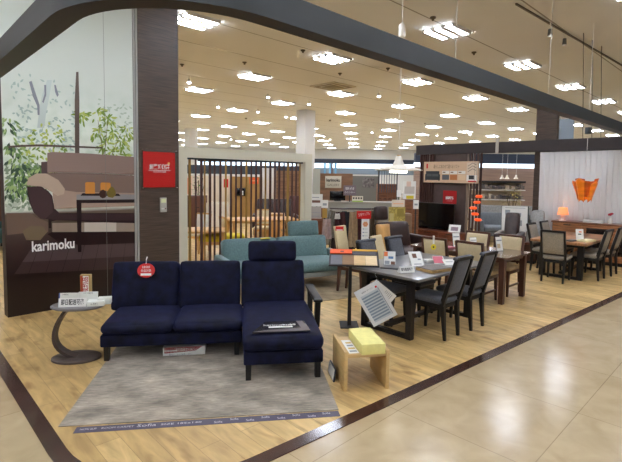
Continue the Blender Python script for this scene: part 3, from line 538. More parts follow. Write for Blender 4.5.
# brown four legged table
T2 = thing('dining_table', 'glossy walnut dining table with rounded corners and cream chairs around', 'table', (2.50, 5.86, .0045), radians(43)); T2.scale = (1, 1, .95)
tb = MB(); W2, L2, R2 = .80, 1.5, .07; ol = []
for cx, cy, a0_ in ((W2-R2, R2, -90), (W2-R2, L2-R2, 0), (R2, L2-R2, 90), (R2, R2, 180)):
    for k in range(6): a = radians(a0_+18*k); ol.append((cx+R2*cos(a), cy+R2*sin(a)))
TOP2 = mat('polished walnut top', (96, 70, 58), .18, .15, 4, stretch=(8, 1, 1), coat=.4)
tb.prism(ol, .632, .66); tb.build('tabletop', TOP2, T2)
for x, y in ((.09, .09), (W2-.075, .09), (.09, L2-.09), (W2-.075, L2-.09)): MB().bar((x, y, .632), (x, y, 0), .075, .075, .06, .06).build('leg', BROWN, T2)
MB().box(.11, W2-.11, .08, .10, .57, .6315).box(.11, W2-.11, L2-.1, L2-.08, .57, .6315).box(.08, .1, .11, L2-.11, .57, .6315).box(W2-.1, W2-.08, .11, L2-.11, .57, .6315).build('apron', BROWN, T2)
G2 = 'cream backed chairs round the walnut table'; k2 = dict(H=.865, leanb=.09, w=.215, stretch=True)
make_chair('walnut framed cream chair seen from behind, nearest the charcoal chairs', BROWN, TAN, CREAM, (2.26, 6.19, .0045), -47, G2, **k2)
make_chair('walnut framed cream chair seen from behind with a yellow tag hanging on it', BROWN, TAN, CREAM, (1.90, 6.56, .0045), -47, G2, **k2)
make_chair('cream chair on the far side of the walnut table, nearer the slab table', BROWN, TAN, CREAM, (2.76, 6.62, .0045), 133, G2, **k2)
make_chair('cream chair on the far side of the walnut table, before the television cabinet', BROWN, TAN, CREAM, (2.40, 6.98, .0045), 133, G2, **k2)
G3 = 'black framed chairs round the slab table'; k3 = dict(H=.89, leanb=.12, w=.2)
make_chair('black framed taupe chair seen squarely from behind at the near end of the slab table', BLACKW, TAUPE, TAUPE, (3.985, 7.46, .0045), -41, G3, **k3)
make_chair('black framed taupe chair on the aisle side of the slab table, leaning to the right', BLACKW, TAUPE, TAUPE, (4.64, 7.70, .0045), 43, G3, **k3)
make_chair('black framed taupe chair cut by the right edge of the photo', BLACKW, TAUPE, TAUPE, (5.10, 8.09, .0045), 43, G3, **k3)
make_chair('black framed taupe chair on the far left side of the slab table', BLACKW, TAUPE, TAUPE, (4.21, 8.21, .0045), 223, G3, **k3)
make_chair('black framed taupe chair behind the slab table, next to the table lamp', BLACKW, TAUPE, TAUPE, (4.68, 8.69, .0045), 223, G3, **k3)
# tall pale display chairs behind the swatch board
k4 = dict(plain=True, H=.97, leanb=.1, w=.15)
ca = make_chair('tall cream backed chair with a red label on top, left of the clothes rack banner', BROWN, CREAM, CREAM, (.63, 6.5, .0125), -128, None, **k4)
make_chair('cream backed chair standing between the swatch board and the wooden back chair', BROWN, CREAM, CREAM, (1.14, 6.25, .0125), -128, None, plain=True, H=.86, leanb=.14, w=.15)
make_chair('chair with a plain light wood back standing behind the charcoal chairs', LOAK, LOAK, LOAK, (1.25, 7.0, .0045), -150, None, plain=True, H=.95, leanb=.08, w=.14)
rt_ = thing('red_label', 'small red label stuck on top of the tall cream chair back', 'label', at(339.5, 228.5, 6.3), radians(-5))
MB().box(-.055, .055, -.004, 0, -.03, .03).build('sheet', RED, rt_); MB().box(-.04, .045, -.005, -.0042, -.026, -.014).build('white_line', CARD, rt_)
# tag on the walnut chair
yt = thing('yellow_tag', 'round yellow tag hanging from the walnut chair back', 'tag', at(433.5, 247, 6.18), radians(-12))
MB().prism([(.035*cos(a*pi/10), .04*sin(a*pi/10)) for a in range(20)], -.002, .002, M=Matrix.Rotation(pi/2, 4, 'X')).build('disc', mat('yellow card', (226, 206, 50), .4), yt)
MB().box(-.012, .012, -.002, .001, .04, .14).box(-.012, .012, -.002, .05, .14, .146).build('strap', CORD, yt); MB().prism([(.012*cos(a*pi/6), .012*sin(a*pi/6)) for a in range(12)], .0022, .003, M=Matrix.Rotation(pi/2, 4, 'X')).build('dark_dot', INK, yt)
# ------------------------------------------------------------------ papers on the dark grey table (top at z .6645)
ZT = .6645
def acrylic(label, p, deg, w, h, art, grp=None):
    o = thing('acrylic_card_stand', label, 'card stand', p, radians(deg), grp)
    M = Matrix.Rotation(radians(-12), 4, 'X')
    MB().box(-w/2, w/2, -.002, .002, .0, h, M=M).box(-w/2, w/2, -.01, h*.45, 0, .003).build('holder', mat('stand acrylic', (235, 240, 240), .06, alpha=.35), o)
    MB().box(-w/2+.005, w/2-.005, -.0042, -.0026, .005, h-.004, M=M).build('card', CARD, o)
    for x0, x1, z0, z1, m in art: MB().box(x0*w, x1*w, -.0052, -.0044, z0*h, z1*h, M=M).build('print_block', m, o)
    return o
ORG = mat('orange print', (226, 112, 50), .5); BLU = mat('blue print', (86, 124, 166), .5); BRN = mat('brown print', (120, 84, 66), .5); PNK = mat('pink print', (222, 120, 136), .5); GRP = mat('grey print', (150, 156, 160), .5); BLK = mat('black print', (34, 34, 38), .5)
acrylic('upright clear stand with an orange marked white card on the dark grey table', on(389.5, 265, ZT), -8, .135, .155, [(-.46, -.16, .62, .95, ORG), (-.1, .3, .45, .62, BLU), (.1, .44, .04, .26, BRN), (-.4, .0, .06, .3, GRP)])
def leaflet(label, p, deg, w, h, tilt, art, name='brochure', cat='brochure'):
    o = thing(name, label, cat, p, radians(deg)); M = Matrix.Rotation(radians(-tilt), 4, 'X')
    MB().box(-w/2, w/2, 0, .003, 0, h, M=M).build('sheet', CARD, o)
    if 3 < tilt < 70: MB().bar((0, .004+h*.7*sin(radians(tilt)), h*.7*cos(radians(tilt))-.004), (0, h*.7*sin(radians(tilt))+.06, .001), w*.4, .002).build('prop', CARD, o)
    for x0, x1, z0, z1, m in art: MB().box(x0*w, x1*w, -.001, -.0002, z0*h, z1*h, M=M).build('print_block', m, o)
    return o
leaflet('white brochure with red brown picture propped up on the dark grey table', on(418.5, 266, ZT), 12, .15, .19, 42, [(-.25, .08, .55, .85, BRN), (.1, .35, .4, .5, GRP), (-.3, .3, .1, .16, GRP)])
leaflet('pink and white leaflet lying behind the sample box on the grey table', on(440, 264, ZT), 6, .13, .12, 50, [(-.48, .42, .1, .95, PNK)])
leaflet('plain white leaflet lying at the right of the pink one on the grey table', on(451, 265, ZT), 10, .14, .1, 60, [(-.3, .3, .5, .6, GRP)])
tn = thing('tent_sign', 'white tent shaped sign with black characters on the front corner of the grey table', 'sign', on(406, 272, ZT), radians(20))
MB().prism([(-.035, 0), (.035, 0), (0, .06)], -.085, .085, M=Matrix.Rotation(pi/2, 4, 'Z') @ Matrix.Rotation(pi/2, 4, 'X')).build('card', CARD, tn)
text('即日配送可能', .034, INK, tn, Matrix.Translation((.0, -.0195, .03)) @ Matrix.Rotation(radians(-30), 4, 'X') @ Matrix.Rotation(pi/2, 4, 'X'), width=.135, bold=.001)
MB().box(-.12, .1, -.05, .05, 0, .012, .003).build('tablet_cover', mat('dark plastic', (36, 36, 40), .3), tag(thing('dark_tray', '', 'tray', on(392, 268.5, ZT), radians(-18)), 'thin black tray lying left of the tent sign on the grey table', 'tray'))
sb = thing('sample_box', 'flat box of wood samples with dark lid lying on the grey table', 'sample box', on(434, 270.5, ZT), radians(32))
MB().box(-.15, .15, -.11, .12, 0, .03, .002).build('box', mat('box board', (186, 150, 96), .5, .2, 10, stretch=(1, 1, 8)), sb); MB().box(-.14, .15, -.10, .12, .0302, .036).build('lid', mat('lid grey', (104, 98, 92), .5), sb)
MB().box(-.05, .06, -.05, .05, 0, .03, .003).build('pile', CARD, tag(thing('paper_pile', '', 'papers', on(428.5, 262, ZT), radians(20)), 'small pile of white papers behind the propped brochure', 'papers'))
# sheets hanging from the table corner
hs = thing('price_sheet', 'white price list sheet hanging askew from the corner of the grey table', 'price list', (.69, 4.765, .56), radians(-8))
Ms = Matrix.Translation((0, -.02, 0)) @ Matrix.Rotation(radians(30), 4, 'Y')
def hang(n, x0, x1, z0, z1, y, m, M): return MB().box(x0, x1, y-.001, y+.001, z0, z1, M=M).build(n, m, hs)
Ms = Matrix.Rotation(radians(-31.5), 4, 'Y')
hang('sheet', -.262, .02, -.40, .015, -.014, mat('cool paper', (228, 230, 230), .45), Ms)
hang('table_block', -.225, -.02, -.365, -.06, -.0157, mat('pale blue print', (196, 206, 212), .5), Ms)
for i in range(9): hang('table_row', -.225, -.03, -.098-.031*i, -.082-.031*i, -.0172, mat('blue grey print', (134, 150, 164), .5), Ms)
hang('side_line', -.018, -.014, -.365, -.05, -.0172, mat('navy print', (60, 66, 90), .5), Ms); hang('red_mark', -.04, -.02, -.05, -.03, -.0157, RED, Ms); text('価格表 テーブル', .018, mat('grey ink', (110, 110, 112), .6), hs, Ms @ fr(-.13, -.0175, -.032), width=.13)
M2 = Matrix.Rotation(radians(-52), 4, 'Y')
hang('rear_sheet', -.15, .02, -.25, .015, -.006, CARD, M2); hang('picture', -.09, -.05, -.1, -.06, -.0078, BRN, M2)
for i in range(5): hang('text_line', -.13, -.0, -.14-.018*i, -.135-.018*i, -.0078, GRP, M2)
MB().tube([(0, -.01, 0), (.012, -.018, .02), (0, -.01, .04), (-.02, .03, .085)], .0035, 6).build('hook', mat('silver', (190, 190, 190), .25, metal=1), hs)
# swatch board on its pole
wb = thing('swatch_stand', 'tilted board of grey, brown and cream material swatches on a black pole', 'swatch board', (.437, 5.0, .0045), radians(0))
MB().bar((0, .02, .0), (0, .0, .70), .04, .04, .03, .03).box(-.10, .10, -.08, .16, 0, .012).build('stand', BLACKW, wb)
Mb = Matrix.Translation((.03, -.10, .692)) @ Matrix.Rotation(radians(-4), 4, 'Z') @ Matrix.Rotation(radians(25), 4, 'X')
def bd(n, x0, x1, y0, y1, z0, z1, m): return MB().box(x0, x1, y0, y1, z0, z1, M=Mb).build(n, m, wb)
bd('board', -.27, .27, 0, .30, -.014, 0, mat('black board', (44, 40, 42), .5))
for i, c in enumerate(((104, 104, 110), (138, 106, 72), (212, 180, 130), (226, 202, 160))): bd('swatch', -.25+.125*i, -.127+.125*i, .012, .185, .0005, .006, mat('swatch %d' % i, c, .6, .06, 12, stretch=(1, 8, 1)))
bd('orange_strip', -.262, -.02, .215, .295, .0005, .012, mat('orange strip', (232, 92, 34), .5)); bd('yellow_edge', -.015, .262, .272, .298, .0005, .012, mat('amber edge', (222, 166, 50), .5)); bd('dark_strip', -.012, .24, .2, .268, .0005, .007, mat('dark strip', (76, 74, 78), .5))
bd('round_mark', -.15, -.11, .24, .26, .0122, .0128, BLK)
# ------------------------------------------------------------------ stands on the walnut table
for lb, px, py, d, h in (('clear card stand at the near end of the walnut table, before the near cream chair', 500, 251, 24, .2), ('clear stand with pale card in the middle of the walnut table', 474, 249, 20, .17), ('clear stand with beige card at the far end of the walnut table', 457, 248, 16, .22)):
    acrylic(lb, on(px, py, .6315), d, .12, h, [(-.4, .4, .7, .78, GRP), (-.4, .1, .2, .5, mat('beige print', (206, 188, 150), .5))])
MB().box(-.09, .09, -.07, .07, 0, .02, .003).build('cover', mat('rose cloth', (158, 84, 92), .7), tag(thing('rose_booklet', '', 'booklet', on(448, 248, .6315), radians(40)), 'rose coloured booklet lying on the far end of the walnut table', 'booklet'))
# papers on the slab table
leaflet('white price card standing upright on the slab table', on(580, 240.5, .64), -6, .12, .19, 12, [(-.2, .2, .5, .6, BLK), (-.1, .25, .7, .8, ORG)], 'price_card', 'card')
MB().box(-.13, .15, -.08, .08, 0, .03, .003).build('pages', mat('cream paper', (228, 216, 168), .6), tag(thing('open_catalogue', '', 'catalogue', on(586, 241.5, .64), radians(30)), 'cream open catalogue lying on the slab table', 'catalogue'))
MB().box(-.1, .1, -.06, .06, 0, .02, .003).build('folder', mat('dark grey folder', (74, 74, 78), .4), tag(thing('grey_folder', '', 'folder', on(571, 241, .64), radians(30)), 'dark grey folder lying at the left of the price card on the slab table', 'folder'))
# ================================================================== sofas and armchairs
def make_sofa(name, label, loc, deg, W, m, legm, seat=.40, back=.80, dep=.85, n=2, arm=True, head=0, lean_=14, armm=None, skirt=None, armh=.56, cat='sofa'):
    """front edge at local y=0, x from 0 to W, faces local -y"""
    t = thing(name, label, cat, loc, radians(deg)); aw = .11 if arm else 0
    MB().box(aw, W-aw, .03, dep-.05, .17, seat-.13, .01).build('base_frame', skirt or m, t)
    w = (W-2*aw)/n
    for i in range(n):
        MB().cushion(aw+w*i+.004, aw+w*(i+1)-.004, 0, dep-.2, seat-.13, seat+.01, .045, (.005, .01, .02), 8).build('seat_cushion', m, t)
        MB().cushion(aw+w*i+.004, aw+w*(i+1)-.004, 0, .18, 0, (back-seat+.06)/cos(radians(lean_)), .05, (.005, .03, .005), 8, M=Matrix.Translation((0, dep-.27, seat-.04)) @ Matrix.Rotation(-radians(lean_), 4, 'X')).build('back_cushion', m, t)
    if arm:
        for x in (0, W-aw): MB().cushion(x, x+aw, .02, dep-.1, .2, armh, .03, n=6).build('arm', armm or m, t)
    for x in (.06, W-.06):
        for y in (.07, dep-.1): MB().bar((x, y, 0), (x, y, .2), .035, .035, .05, .05).build('leg', legm, t)
    if head: MB().cushion(head, head+(.5 if W > 1 else .24), 0, .12, back-.36, back-.12, .03, (.005, .02, .005), 8, M=Matrix.Translation((0, dep-.2, seat)) @ Matrix.Rotation(-radians(10), 4, 'X')).build('headrest', m, t)
    return t
TEAL = mat('teal fabric', (98, 124, 124), .85, .08, 50, sheen=.2); TEALD = mat('pale slatted skirt', (160, 166, 160), .7); BRLEA = mat('dark brown leather', (54, 38, 34), .38, .2, 12, coat=.1); LGREY = mat('light grey fabric', (156, 156, 152), .85, .08, 30); LGREY2 = mat('mid grey fabric', (118, 124, 128), .85, .06, 30)
make_sofa('teal_sofa', 'teal two seat sofa with headrest behind the navy sofa', (-1.08, 6.04, .0125), 26, 1.92, TEAL, LOAK, .37, .68, .85, 2, True, 1.2, 14, None, TEALD, .47)
MB().cushion(-.95, .95, -.7, .7, .004, .012, .004, n=6).build('rug', mat('beige rug', (168, 150, 118), .95, c2=(120, 104, 80), scale=5, detail=8), tag(thing('beige_rug', '', 'rug', (.1, 6.75, 0), radians(26)), 'mottled beige rug under the teal sofa', 'rug'))
pt = thing('price_tag', 'small yellow paper lying on top of the teal sofa back', 'tag', at(265, 238, 6.95), radians(26)); MB().box(-.07, .07, -.03, .03, -.01, .0).build('paper', mat('yellow card', (226, 206, 50), .4), pt)
make_sofa('recliner_sofa', 'dark brown leather recliner sofa behind the charcoal chairs', (1.40, 7.40, .0045), 30, .92, BRLEA, BLACKW, .42, .84, .8, 1, True, .13, 14, cat='sofa', armh=.62)
hd = None
make_sofa('recliner_chair', 'dark brown leather recliner with tall headrest before the white info board', (3.55, 8.98, .0045), -30, .5, BRLEA, BLACKW, .42, .94, .8, 1, True, 0, 16, cat='armchair', armh=.58)
make_sofa('grey_sofa', 'light grey fabric sofa with loose cushions beyond the orange lamps', (4.55, 12.7, .0045), -5, 1.9, LGREY, BLACKW, .42, .85, .9, 2, True, 0, 14)
make_sofa('grey_sofa', 'blue grey sofa in front of the paler sofa, behind the white info board', (4.3, 11.75, .0045), -8, 1.5, LGREY2, BLACKW, .40, .72, .8, 2, True, 0, 18)
make_sofa('grey_armchair', 'rounded light grey armchair left of the sideboard before the curtain', (4.43, 9.25, .0045), -10, .46, LGREY, BLACKW, .42, .98, .55, 1, True, 0, 10, cat='armchair')
make_sofa('dark_teal_armchair', 'dark teal armchair partly hidden at the left edge behind the mural wall', (-6.7, 9.4, .0), 12, .9, mat('deep teal', (36, 74, 70), .8), BLACKW, .42, .92, .85, 1, True, 0, 12, cat='armchair')
MB().box(0, .9, 0, .4, 0, 1.7, .01).build('cabinet_body', mat('reddish brown cabinet', (104, 66, 48), .4), tag(thing('tall_cabinet', '', 'cabinet', (-7.3, 10.6, 0), radians(10)), 'tall brown cabinet at the left edge beyond the mural wall', 'cabinet'))
# ================================================================== sideboard, curtain, lamps
SIDE = mat('walnut sideboard', (150, 100, 62), .38, .25, 4, stretch=(1, 1, 10)); GLS = mat('dark cabinet glass', (40, 34, 32), .08, coat=.4)
sd = thing('sideboard', 'long walnut sideboard with dark glass doors before the white curtain', 'sideboard', (4.93, 9.50, .0045), radians(-43))
SLn = 2.2; MB().box(.02, SLn-.02, .015, .36, .07, .765).build('body', SIDE, sd); MB().box(0, SLn, 0, .38, .7655, .795, .004).build('top', mat('walnut top', (112, 70, 44), .3, .2, 4, stretch=(1, 10, 1)), sd); MB().box(.06, SLn-.06, .05, .34, 0, .0695).build('plinth', BLACKW, sd)
for i in range(4):
    x0 = .03+i*.54; gl = i in (1, 2)
    if gl:
        d_ = MB().box(x0, x0+.53, -.006, .0145, .08, .755).build('door', SIDE, sd); MB().box(x0+.07, x0+.46, -.0085, -.0065, .2, .7).build('glass_panel', GLS, d_)
    else:
        for j in range(3): d_ = MB().box(x0, x0+.53, -.006, .0145, .08+.227*j, .30+.227*j).build('drawer', SIDE, sd); MB().box(x0+.2, x0+.33, -.016, -.0062, .27+.227*j, .285+.227*j).build('handle', BLACKW, d_)
def on_side(x, y, z=.8): c, s = cos(radians(-43)), sin(radians(-43)); return (4.93+x*c-y*s, 9.50+x*s+y*c, z)
lp = thing('table_lamp', 'small lit table lamp with orange shade on the walnut sideboard', 'lamp', on_side(.17, .16), 0)
MB().lathe([(0, 0), (.07, 0), (.07, .012), (.035, .03), (.05, .09), (.03, .15), (.012, .16), (.012, .2), (0, .2)], n=20).build('base', mat('white ceramic', (236, 230, 220), .25), lp)
MB().lathe([(.11, .12), (.08, .27), (.075, .27), (.105, .12)], n=24).build('lamp_shade', mat('orange glass shade', (228, 150, 110), .4, emit=(255, 150, 80), es=.35), lp); MB().lathe([(0, .17), (.03, .19), (.03, .23), (0, .25)], n=12).build('bulb', mat('warm bulb', (255, 240, 210), .3, emit=(255, 220, 170), es=14), lp)
MB().box(-.17, .17, -.06, .06, 0, .05, .004).build('body', CARD, tag(thing('white_box', '', 'box', on_side(.72, .15), radians(-43)), 'flat white box lying on the walnut sideboard', 'box'))
vs_ = thing('flower_vase', 'small vase with red flowers at the right edge on the sideboard', 'vase', on_side(1.0, .17), 0)
MB().lathe([(0, 0), (.035, 0), (.045, .05), (.02, .11), (.024, .12), (0, .115)], n=14).build('vase', mat('white ceramic', (236, 230, 220), .25), vs_)
fw_ = MB()
for i in range(9): a = i*2.4; fw_.lathe([(0, -.02), (.022, -.005), (.018, .012), (0, .02)], c=(.04*cos(a)*(i/9)**.5, .04*sin(a)*(i/9)**.5, .17+.012*(i % 3)), n=8)
fw_.build('flowers', mat('red petals', (176, 24, 48), .6), vs_)
CURT = mat('white curtain', (226, 224, 222), .8, bump=.0)
cu = MB(); prev = None; s0, s1 = -.40, 3.4; nn = 520
for i in range(nn+1):
    s = s0+(s1-s0)*i/nn; ph = (s/.098) % 1.0; y = .06*(ph if ph < .8 else (1-ph)*4)-.015; cur = [cu.bm.verts.new((s+.03*(1-z/2.2), y, z)) for z in (.02, 1.1, 2.22)]
    if prev:
        for k in range(2): cu.bm.faces.new((prev[k], cur[k], cur[k+1], prev[k+1]))
    prev = cur
cuo = tag(cu.build('vertical_blind', CURT, loc=(RP.x, RP.y, 0), rz=VV), 'white vertical slat curtain hanging behind the sideboard', 'curtain')
md = cuo.modifiers.new('thick', 'SOLIDIFY'); md.thickness = .004
struct(MB().box(-.60, -.17, .221, .36, 0, 3.2).build('pillar_wood_rear', PILM, loc=(RP.x, RP.y, 0), rz=VV))
struct(MB().box(-.13, 3.6, .23, .4, 0, 2.235).build('wall_curtain_rear', mat('pale wall', (214, 212, 208), .7), loc=(RP.x, RP.y, 0), rz=VV))
blk = at(565, 127, 14.5); struct(MB().box(-.28, .25, 0, .6, 0, 3.5).build('pillar_grey', mat('blue grey wall', (120, 130, 138), .6), loc=(blk.x, blk.y, 0), rz=radians(-20)))
# orange pendant over the slab table
ol_ = at(585, 188, 8.0)
op = thing('orange_pendant', 'glowing orange veneer pendant lamp hanging before the white curtain', 'lamp', (ol_.x, ol_.y, ol_.z), 0)
OV = mat('orange veneer', (206, 112, 30), .35, .12, 3, stretch=(1, 1, 6), emit=(255, 130, 20), es=.12)
for k in range(9):
    OVk = OV if k % 2 else mat('deep orange veneer', (160, 72, 20), .4, .2, 3, stretch=(1, 1, 6), emit=(255, 110, 10), es=.06)
    a = 2*pi*k/9+.12*(k % 3); pm = MB(); rows = []
    for j in range(9):
        tt_ = j/8; r = (.09+.09*tt_**1.2); z = -.18+(.27+.08*(k % 3)*.6)*tt_+(.035*cos(k*2.1)); r += .025*(k % 2); hw = (.042+.03*tt_)*(1.0 if k % 2 else 1.25)
        rows.append([pm.bm.verts.new(((r+(.02*(1-abs(q)*1.4)))*cos(a+q*hw/r*1.1), (r+.02*(1-abs(q)*1.4))*sin(a+q*hw/r*1.1), z-.05*abs(q)*(1 if k % 2 else .3))) for q in (-1, -.5, 0, .5, 1)])
    for a_, b_ in zip(rows, rows[1:]):
        for j in range(4): pm.bm.faces.new((a_[j], a_[j+1], b_[j+1], b_[j]))
    po = pm.build('veneer_petal', OVk, op); mo = po.modifiers.new('t', 'SOLIDIFY'); mo.thickness = .004
MB().lathe([(0, -.06), (.04, -.03), (.045, .01), (.02, .05), (0, .05)], n=14).build('bulb', mat('warm bulb', (255, 240, 210), .3, emit=(255, 220, 170), es=7), op)
MB().tube([(0, 0, .05), (0, 0, HC-ol_.z)], .004, 6).build('cord', CORD, op); MB().lathe([(0, -.05), (.05, -.05), (.05, .06), (0, .06)], c=(0, 0, at(587, 131, 8.0).z-ol_.z), n=14).build('cord_reel', mat('dark reel', (60, 66, 70), .4), op)
# white cone pendant in the middle
wp0 = at(398.5, 167, 6.0)
wp = thing('white_pendant', 'white wide brimmed pendant lamp hanging in mid shop on a long cord', 'lamp', wp0, 0)
SHW = mat('white enamel', (238, 232, 218), .35)
MB().lathe([(.055, -.045), (.30, -.045), (.305, -.035), (.2, -.005), (.085, .02), (.06, .06), (.035, .13), (.03, .14), (0, .14)], n=32).build('lamp_shade', SHW, wp)
MB().lathe([(0, -.075), (.11, -.075), (.11, -.046), (0, -.046)], n=24).build('diffuser', mat('lamp glow', (255, 250, 240), .4, emit=(255, 246, 230), es=4), wp); MB().lathe([(.036, .0), (.036, .09), (.024, .125)], c=(0, 0, .03), n=16).build('wooden_neck', mat('pale wood neck', (206, 168, 112), .4), wp)
MB().tube([(0, 0, .15), (0, 0, HC-wp0.z)], .004, 6).build('cord', CORD, wp); MB().lathe([(0, -.09), (.03, -.09), (.045, -.07), (.045, .06), (.025, .09), (0, .09)], c=(0, 0, at(407, 31, 6.0).z-wp0.z), n=16).build('cord_reel', SHW, wp)
# ================================================================== television wall on the rear line
def RS(px, py, back=0.0):
    p0 = RP+RN*back; d = at(px, py, 1.0)-Vector((0, 0, EYE)); det = d.x*(-RD.y)+d.y*RD.x; t = (p0.x*(-RD.y)+p0.y*RD.x)/det
    p = Vector((d.x*t, d.y*t)); return (p-RP).dot(RD), EYE+d.z*t
DPAN = mat('dark umber panel', (78, 64, 60), .5, .08, 5)
def rearobj(mb, name, m, parent=None): return mb.build(name, m, parent, loc=None if parent else (RP.x, RP.y, 0), rz=0 if parent else VV)
struct(rearobj(MB().box(-3.40, -2.13, .04, .20, 0, 2.2349), 'wall_television', DPAN))
def rear_thing(name, label, cat, s, back, z): p = RP+RD*s+RN*back; return thing(name, label, cat, (p.x, p.y, z), VV)
ls = rear_thing('slat_rack', 'row of dark upright slats left of the wall television', 'slats', -3.22, .0, .0045)
for k in range(6): MB().box(-.19+.07*k, -.16+.07*k, -.03, .035, 0, 2.23).build('slat', SLD, ls)
rs_ = rear_thing('slat_rack', 'open row of pale and dark upright slats right of the wall television', 'slats', -1.98, .05, .0045)
for k in range(5): MB().box(-.13+.085*k, -.10+.085*k, -.02, .03, 0, 2.23).build('slat', [mat('pale slat', (150, 134, 120), .5), SLD][k > 0], rs_)
tvs, tvz0, tvz1 = (-3.37-2.33)/2, .345, 1.0
tv = rear_thing('television', 'large black flat television in front of the dark umber wall', 'television', tvs, -.12, tvz0)
MB().box(-.54, .54, -.015, .02, .02, tvz1-tvz0, .006).build('bezel', mat('tv black', (18, 18, 20), .3), tv); MB().box(-.525, .525, -.0175, -.0155, .04, tvz1-tvz0-.015).build('screen', mat('tv screen', (8, 8, 10), .15), tv); MB().box(-.2, .2, -.08, .1, 0, .018, .003).build('foot', mat('tv black', (18, 18, 20), .3), tv)
RW = mat('red walnut', (112, 62, 42), .35, .25, 4, stretch=(1, 1, 9))
ts = rear_thing('television_cabinet', 'long low red walnut cabinet under the wall television', 'cabinet', -2.75, -.32, .0045)
MB().box(-.95, .85, -.2, .2, .06, .325, .004).build('body', RW, ts); MB().box(-.9, .8, -.17, .18, 0, .0598).build('plinth', BLACKW, ts)
for k in range(3): d_ = MB().box(-.94+.6*k, -.35+.6*k, -.214, -.2005, .075, .315).build('drawer', RW, ts); MB().box(-.74+.6*k, -.55+.6*k, -.222, -.2145, .27, .285).build('handle', BLACKW, d_)
s_, z_ = RS(450, 197.5, .03); zz0 = RS(450, 204, .03)[1]; zz1 = RS(450, 190.7, .03)[1]; sa, sb_ = RS(443, 197, .03)[0], RS(456.5, 197, .03)[0]
r2 = rear_thing('red_notice', 'red square notice with white lettering on the dark wall above the television', 'notice', (sa+sb_)/2, .039, (zz0+zz1)/2)
ww, hh = (sb_-sa)/2, (zz1-zz0)/2
MB().box(-ww, ww, -.008, 0, -hh, hh).build('sheet', mat('deep red card', (176, 18, 18), .45), r2); text('創業感謝祭', .08, WHT, r2, fr(0, -.0095, -.02), width=ww*1.2, bold=.003); text('全品特別価格', .04, mat('rose print', (222, 140, 136), .5), r2, fr(0, -.0095, -.09), width=ww*.9)
sa, z1_ = RS(424.5, 163, -.03); sb_, z0_ = RS(478.5, 181.5, -.03)
bn = rear_thing('banner_sign', 'wide beige sign board with a dark sofa picture hung under the canopy', 'sign', (sa+sb_)/2, -.05, (z1_+z0_)/2-.01)
ww, hh = (sb_-sa)/2, .265
BEI = mat('beige board', (216, 188, 156), .5); BW = ww*2/55.0
MB().box(-ww, ww, 0, .03, -hh, hh).build('board', BEI, bn)
def bb(n, x0, x1, z0, z1, m, d=.001): return MB().box(-ww+x0*2*ww, -ww+x1*2*ww, -d-.001, -.0005, -hh+z0*2*hh, -hh+z1*2*hh).build(n, m, bn)
sp = MB(); 
for x0, x1, z0, z1 in ((.03, .32, .12, .24), (.05, .30, .24, .36), (.045, .305, .36, .55), (.03, .07, .12, .40), (.28, .32, .12, .40), (.04, .055, .08, .12), (.295, .31, .08, .12)): sp.box(-ww+x0*2*ww, -ww+x1*2*ww, -.003-.0002*z0, -.0005, -hh+z0*2*hh, -hh+z1*2*hh)
sp.build('sofa_picture', mat('sofa print', (44, 50, 54), .5), bn); bb('sofa_cushion_print', .06, .16, .3, .42, mat('sofa print pale', (78, 84, 84), .5), .0035); bb('sofa_cushion_print', .17, .29, .3, .42, mat('sofa print pale', (78, 84, 84), .5), .0035)
bb('red_mark', .05, .08, .68, .9, RED); text('暮らしにあわせて選べるソファ', .11, mat('brown ink', (112, 88, 66), .6), bn, fr(-ww+.43*2*ww, -.002, hh*.50), width=ww*.95)
for i, m_ in enumerate((mat('print slate', (96, 100, 106), .5), mat('print amber', (190, 120, 66), .5), mat('print cream', (226, 204, 170), .5))): bb('photo_panel', .36+.145*i, .49+.145*i, .14, .38, m_); bb('white_panel', .36+.145*i, .49+.145*i, .42, .56, CARD); bb('caption_bar', .37+.145*i, .42+.145*i, .47, .52, BRN, .002)
bb('diagram_panel', .80, .98, .40, .94, mat('print pale', (222, 206, 184), .5)); 
for k in range(3): MB().tube([(-ww+.82*2*ww, -.003, -hh+(.52+.13*k)*2*hh), (-ww+.9*2*ww, -.003, -hh+(.66+.13*k)*2*hh), (-ww+.96*2*ww, -.003, -hh+(.58+.13*k)*2*hh)], .008, 5).build('diagram_line', mat('print grey brown', (130, 116, 102), .5), bn)
bb('white_panel', .80, .98, .1, .38, CARD); bb('dark_print', .84, .93, .18, .36, mat('sofa print', (44, 50, 54), .5), .002); bb('red_caption', .83, .97, .06, .12, RED, .002)
for x in (-ww*.8, ww*.8): MB().tube([(x, .015, hh), (x, .015, 2.234-bn.location.z)], .004, 6).build('hanger', WIRE, bn)
OLM = mat('orange lamp disc', (226, 84, 36), .4, emit=(255, 90, 30), es=.3)
oc = thing('orange_lamp_cluster', 'cluster of five small glowing orange lamps hung beside the television slats', 'lamp', (*at(476, 208, 10.5).xy, 0), 0)
for px, py in ((479, 196.5), (477, 202.3), (473.3, 208), (475, 214), (478, 219.8)):
    p = at(px, py, 10.5)-oc.location; MB().lathe([(0, -.035), (.06, -.03), (.085, 0), (.06, .03), (0, .035)], c=p, n=16).build('orange_shade', OLM, oc); MB().tube([(p.x, p.y, p.z+.03), (p.x, p.y, 2.2)], .003, 5).build('cord', DWIRE, oc)

p_ = RP+RD*-2.18+RN*-.35
leaflet('white picture card propped on the right end of the television cabinet', (p_.x, p_.y, .331), -30, .28, .20, 30, [(-.3, .3, .2, .7, mat('mauve print', (150, 130, 140), .5))], 'picture_card', 'card')
p_ = RP+RD*-3.35+RN*-.42
leaflet('white card propped on the left end of the television cabinet', (p_.x, p_.y, .331), -20, .30, .22, 30, [(-.3, .3, .3, .6, GRP)], 'picture_card', 'card')
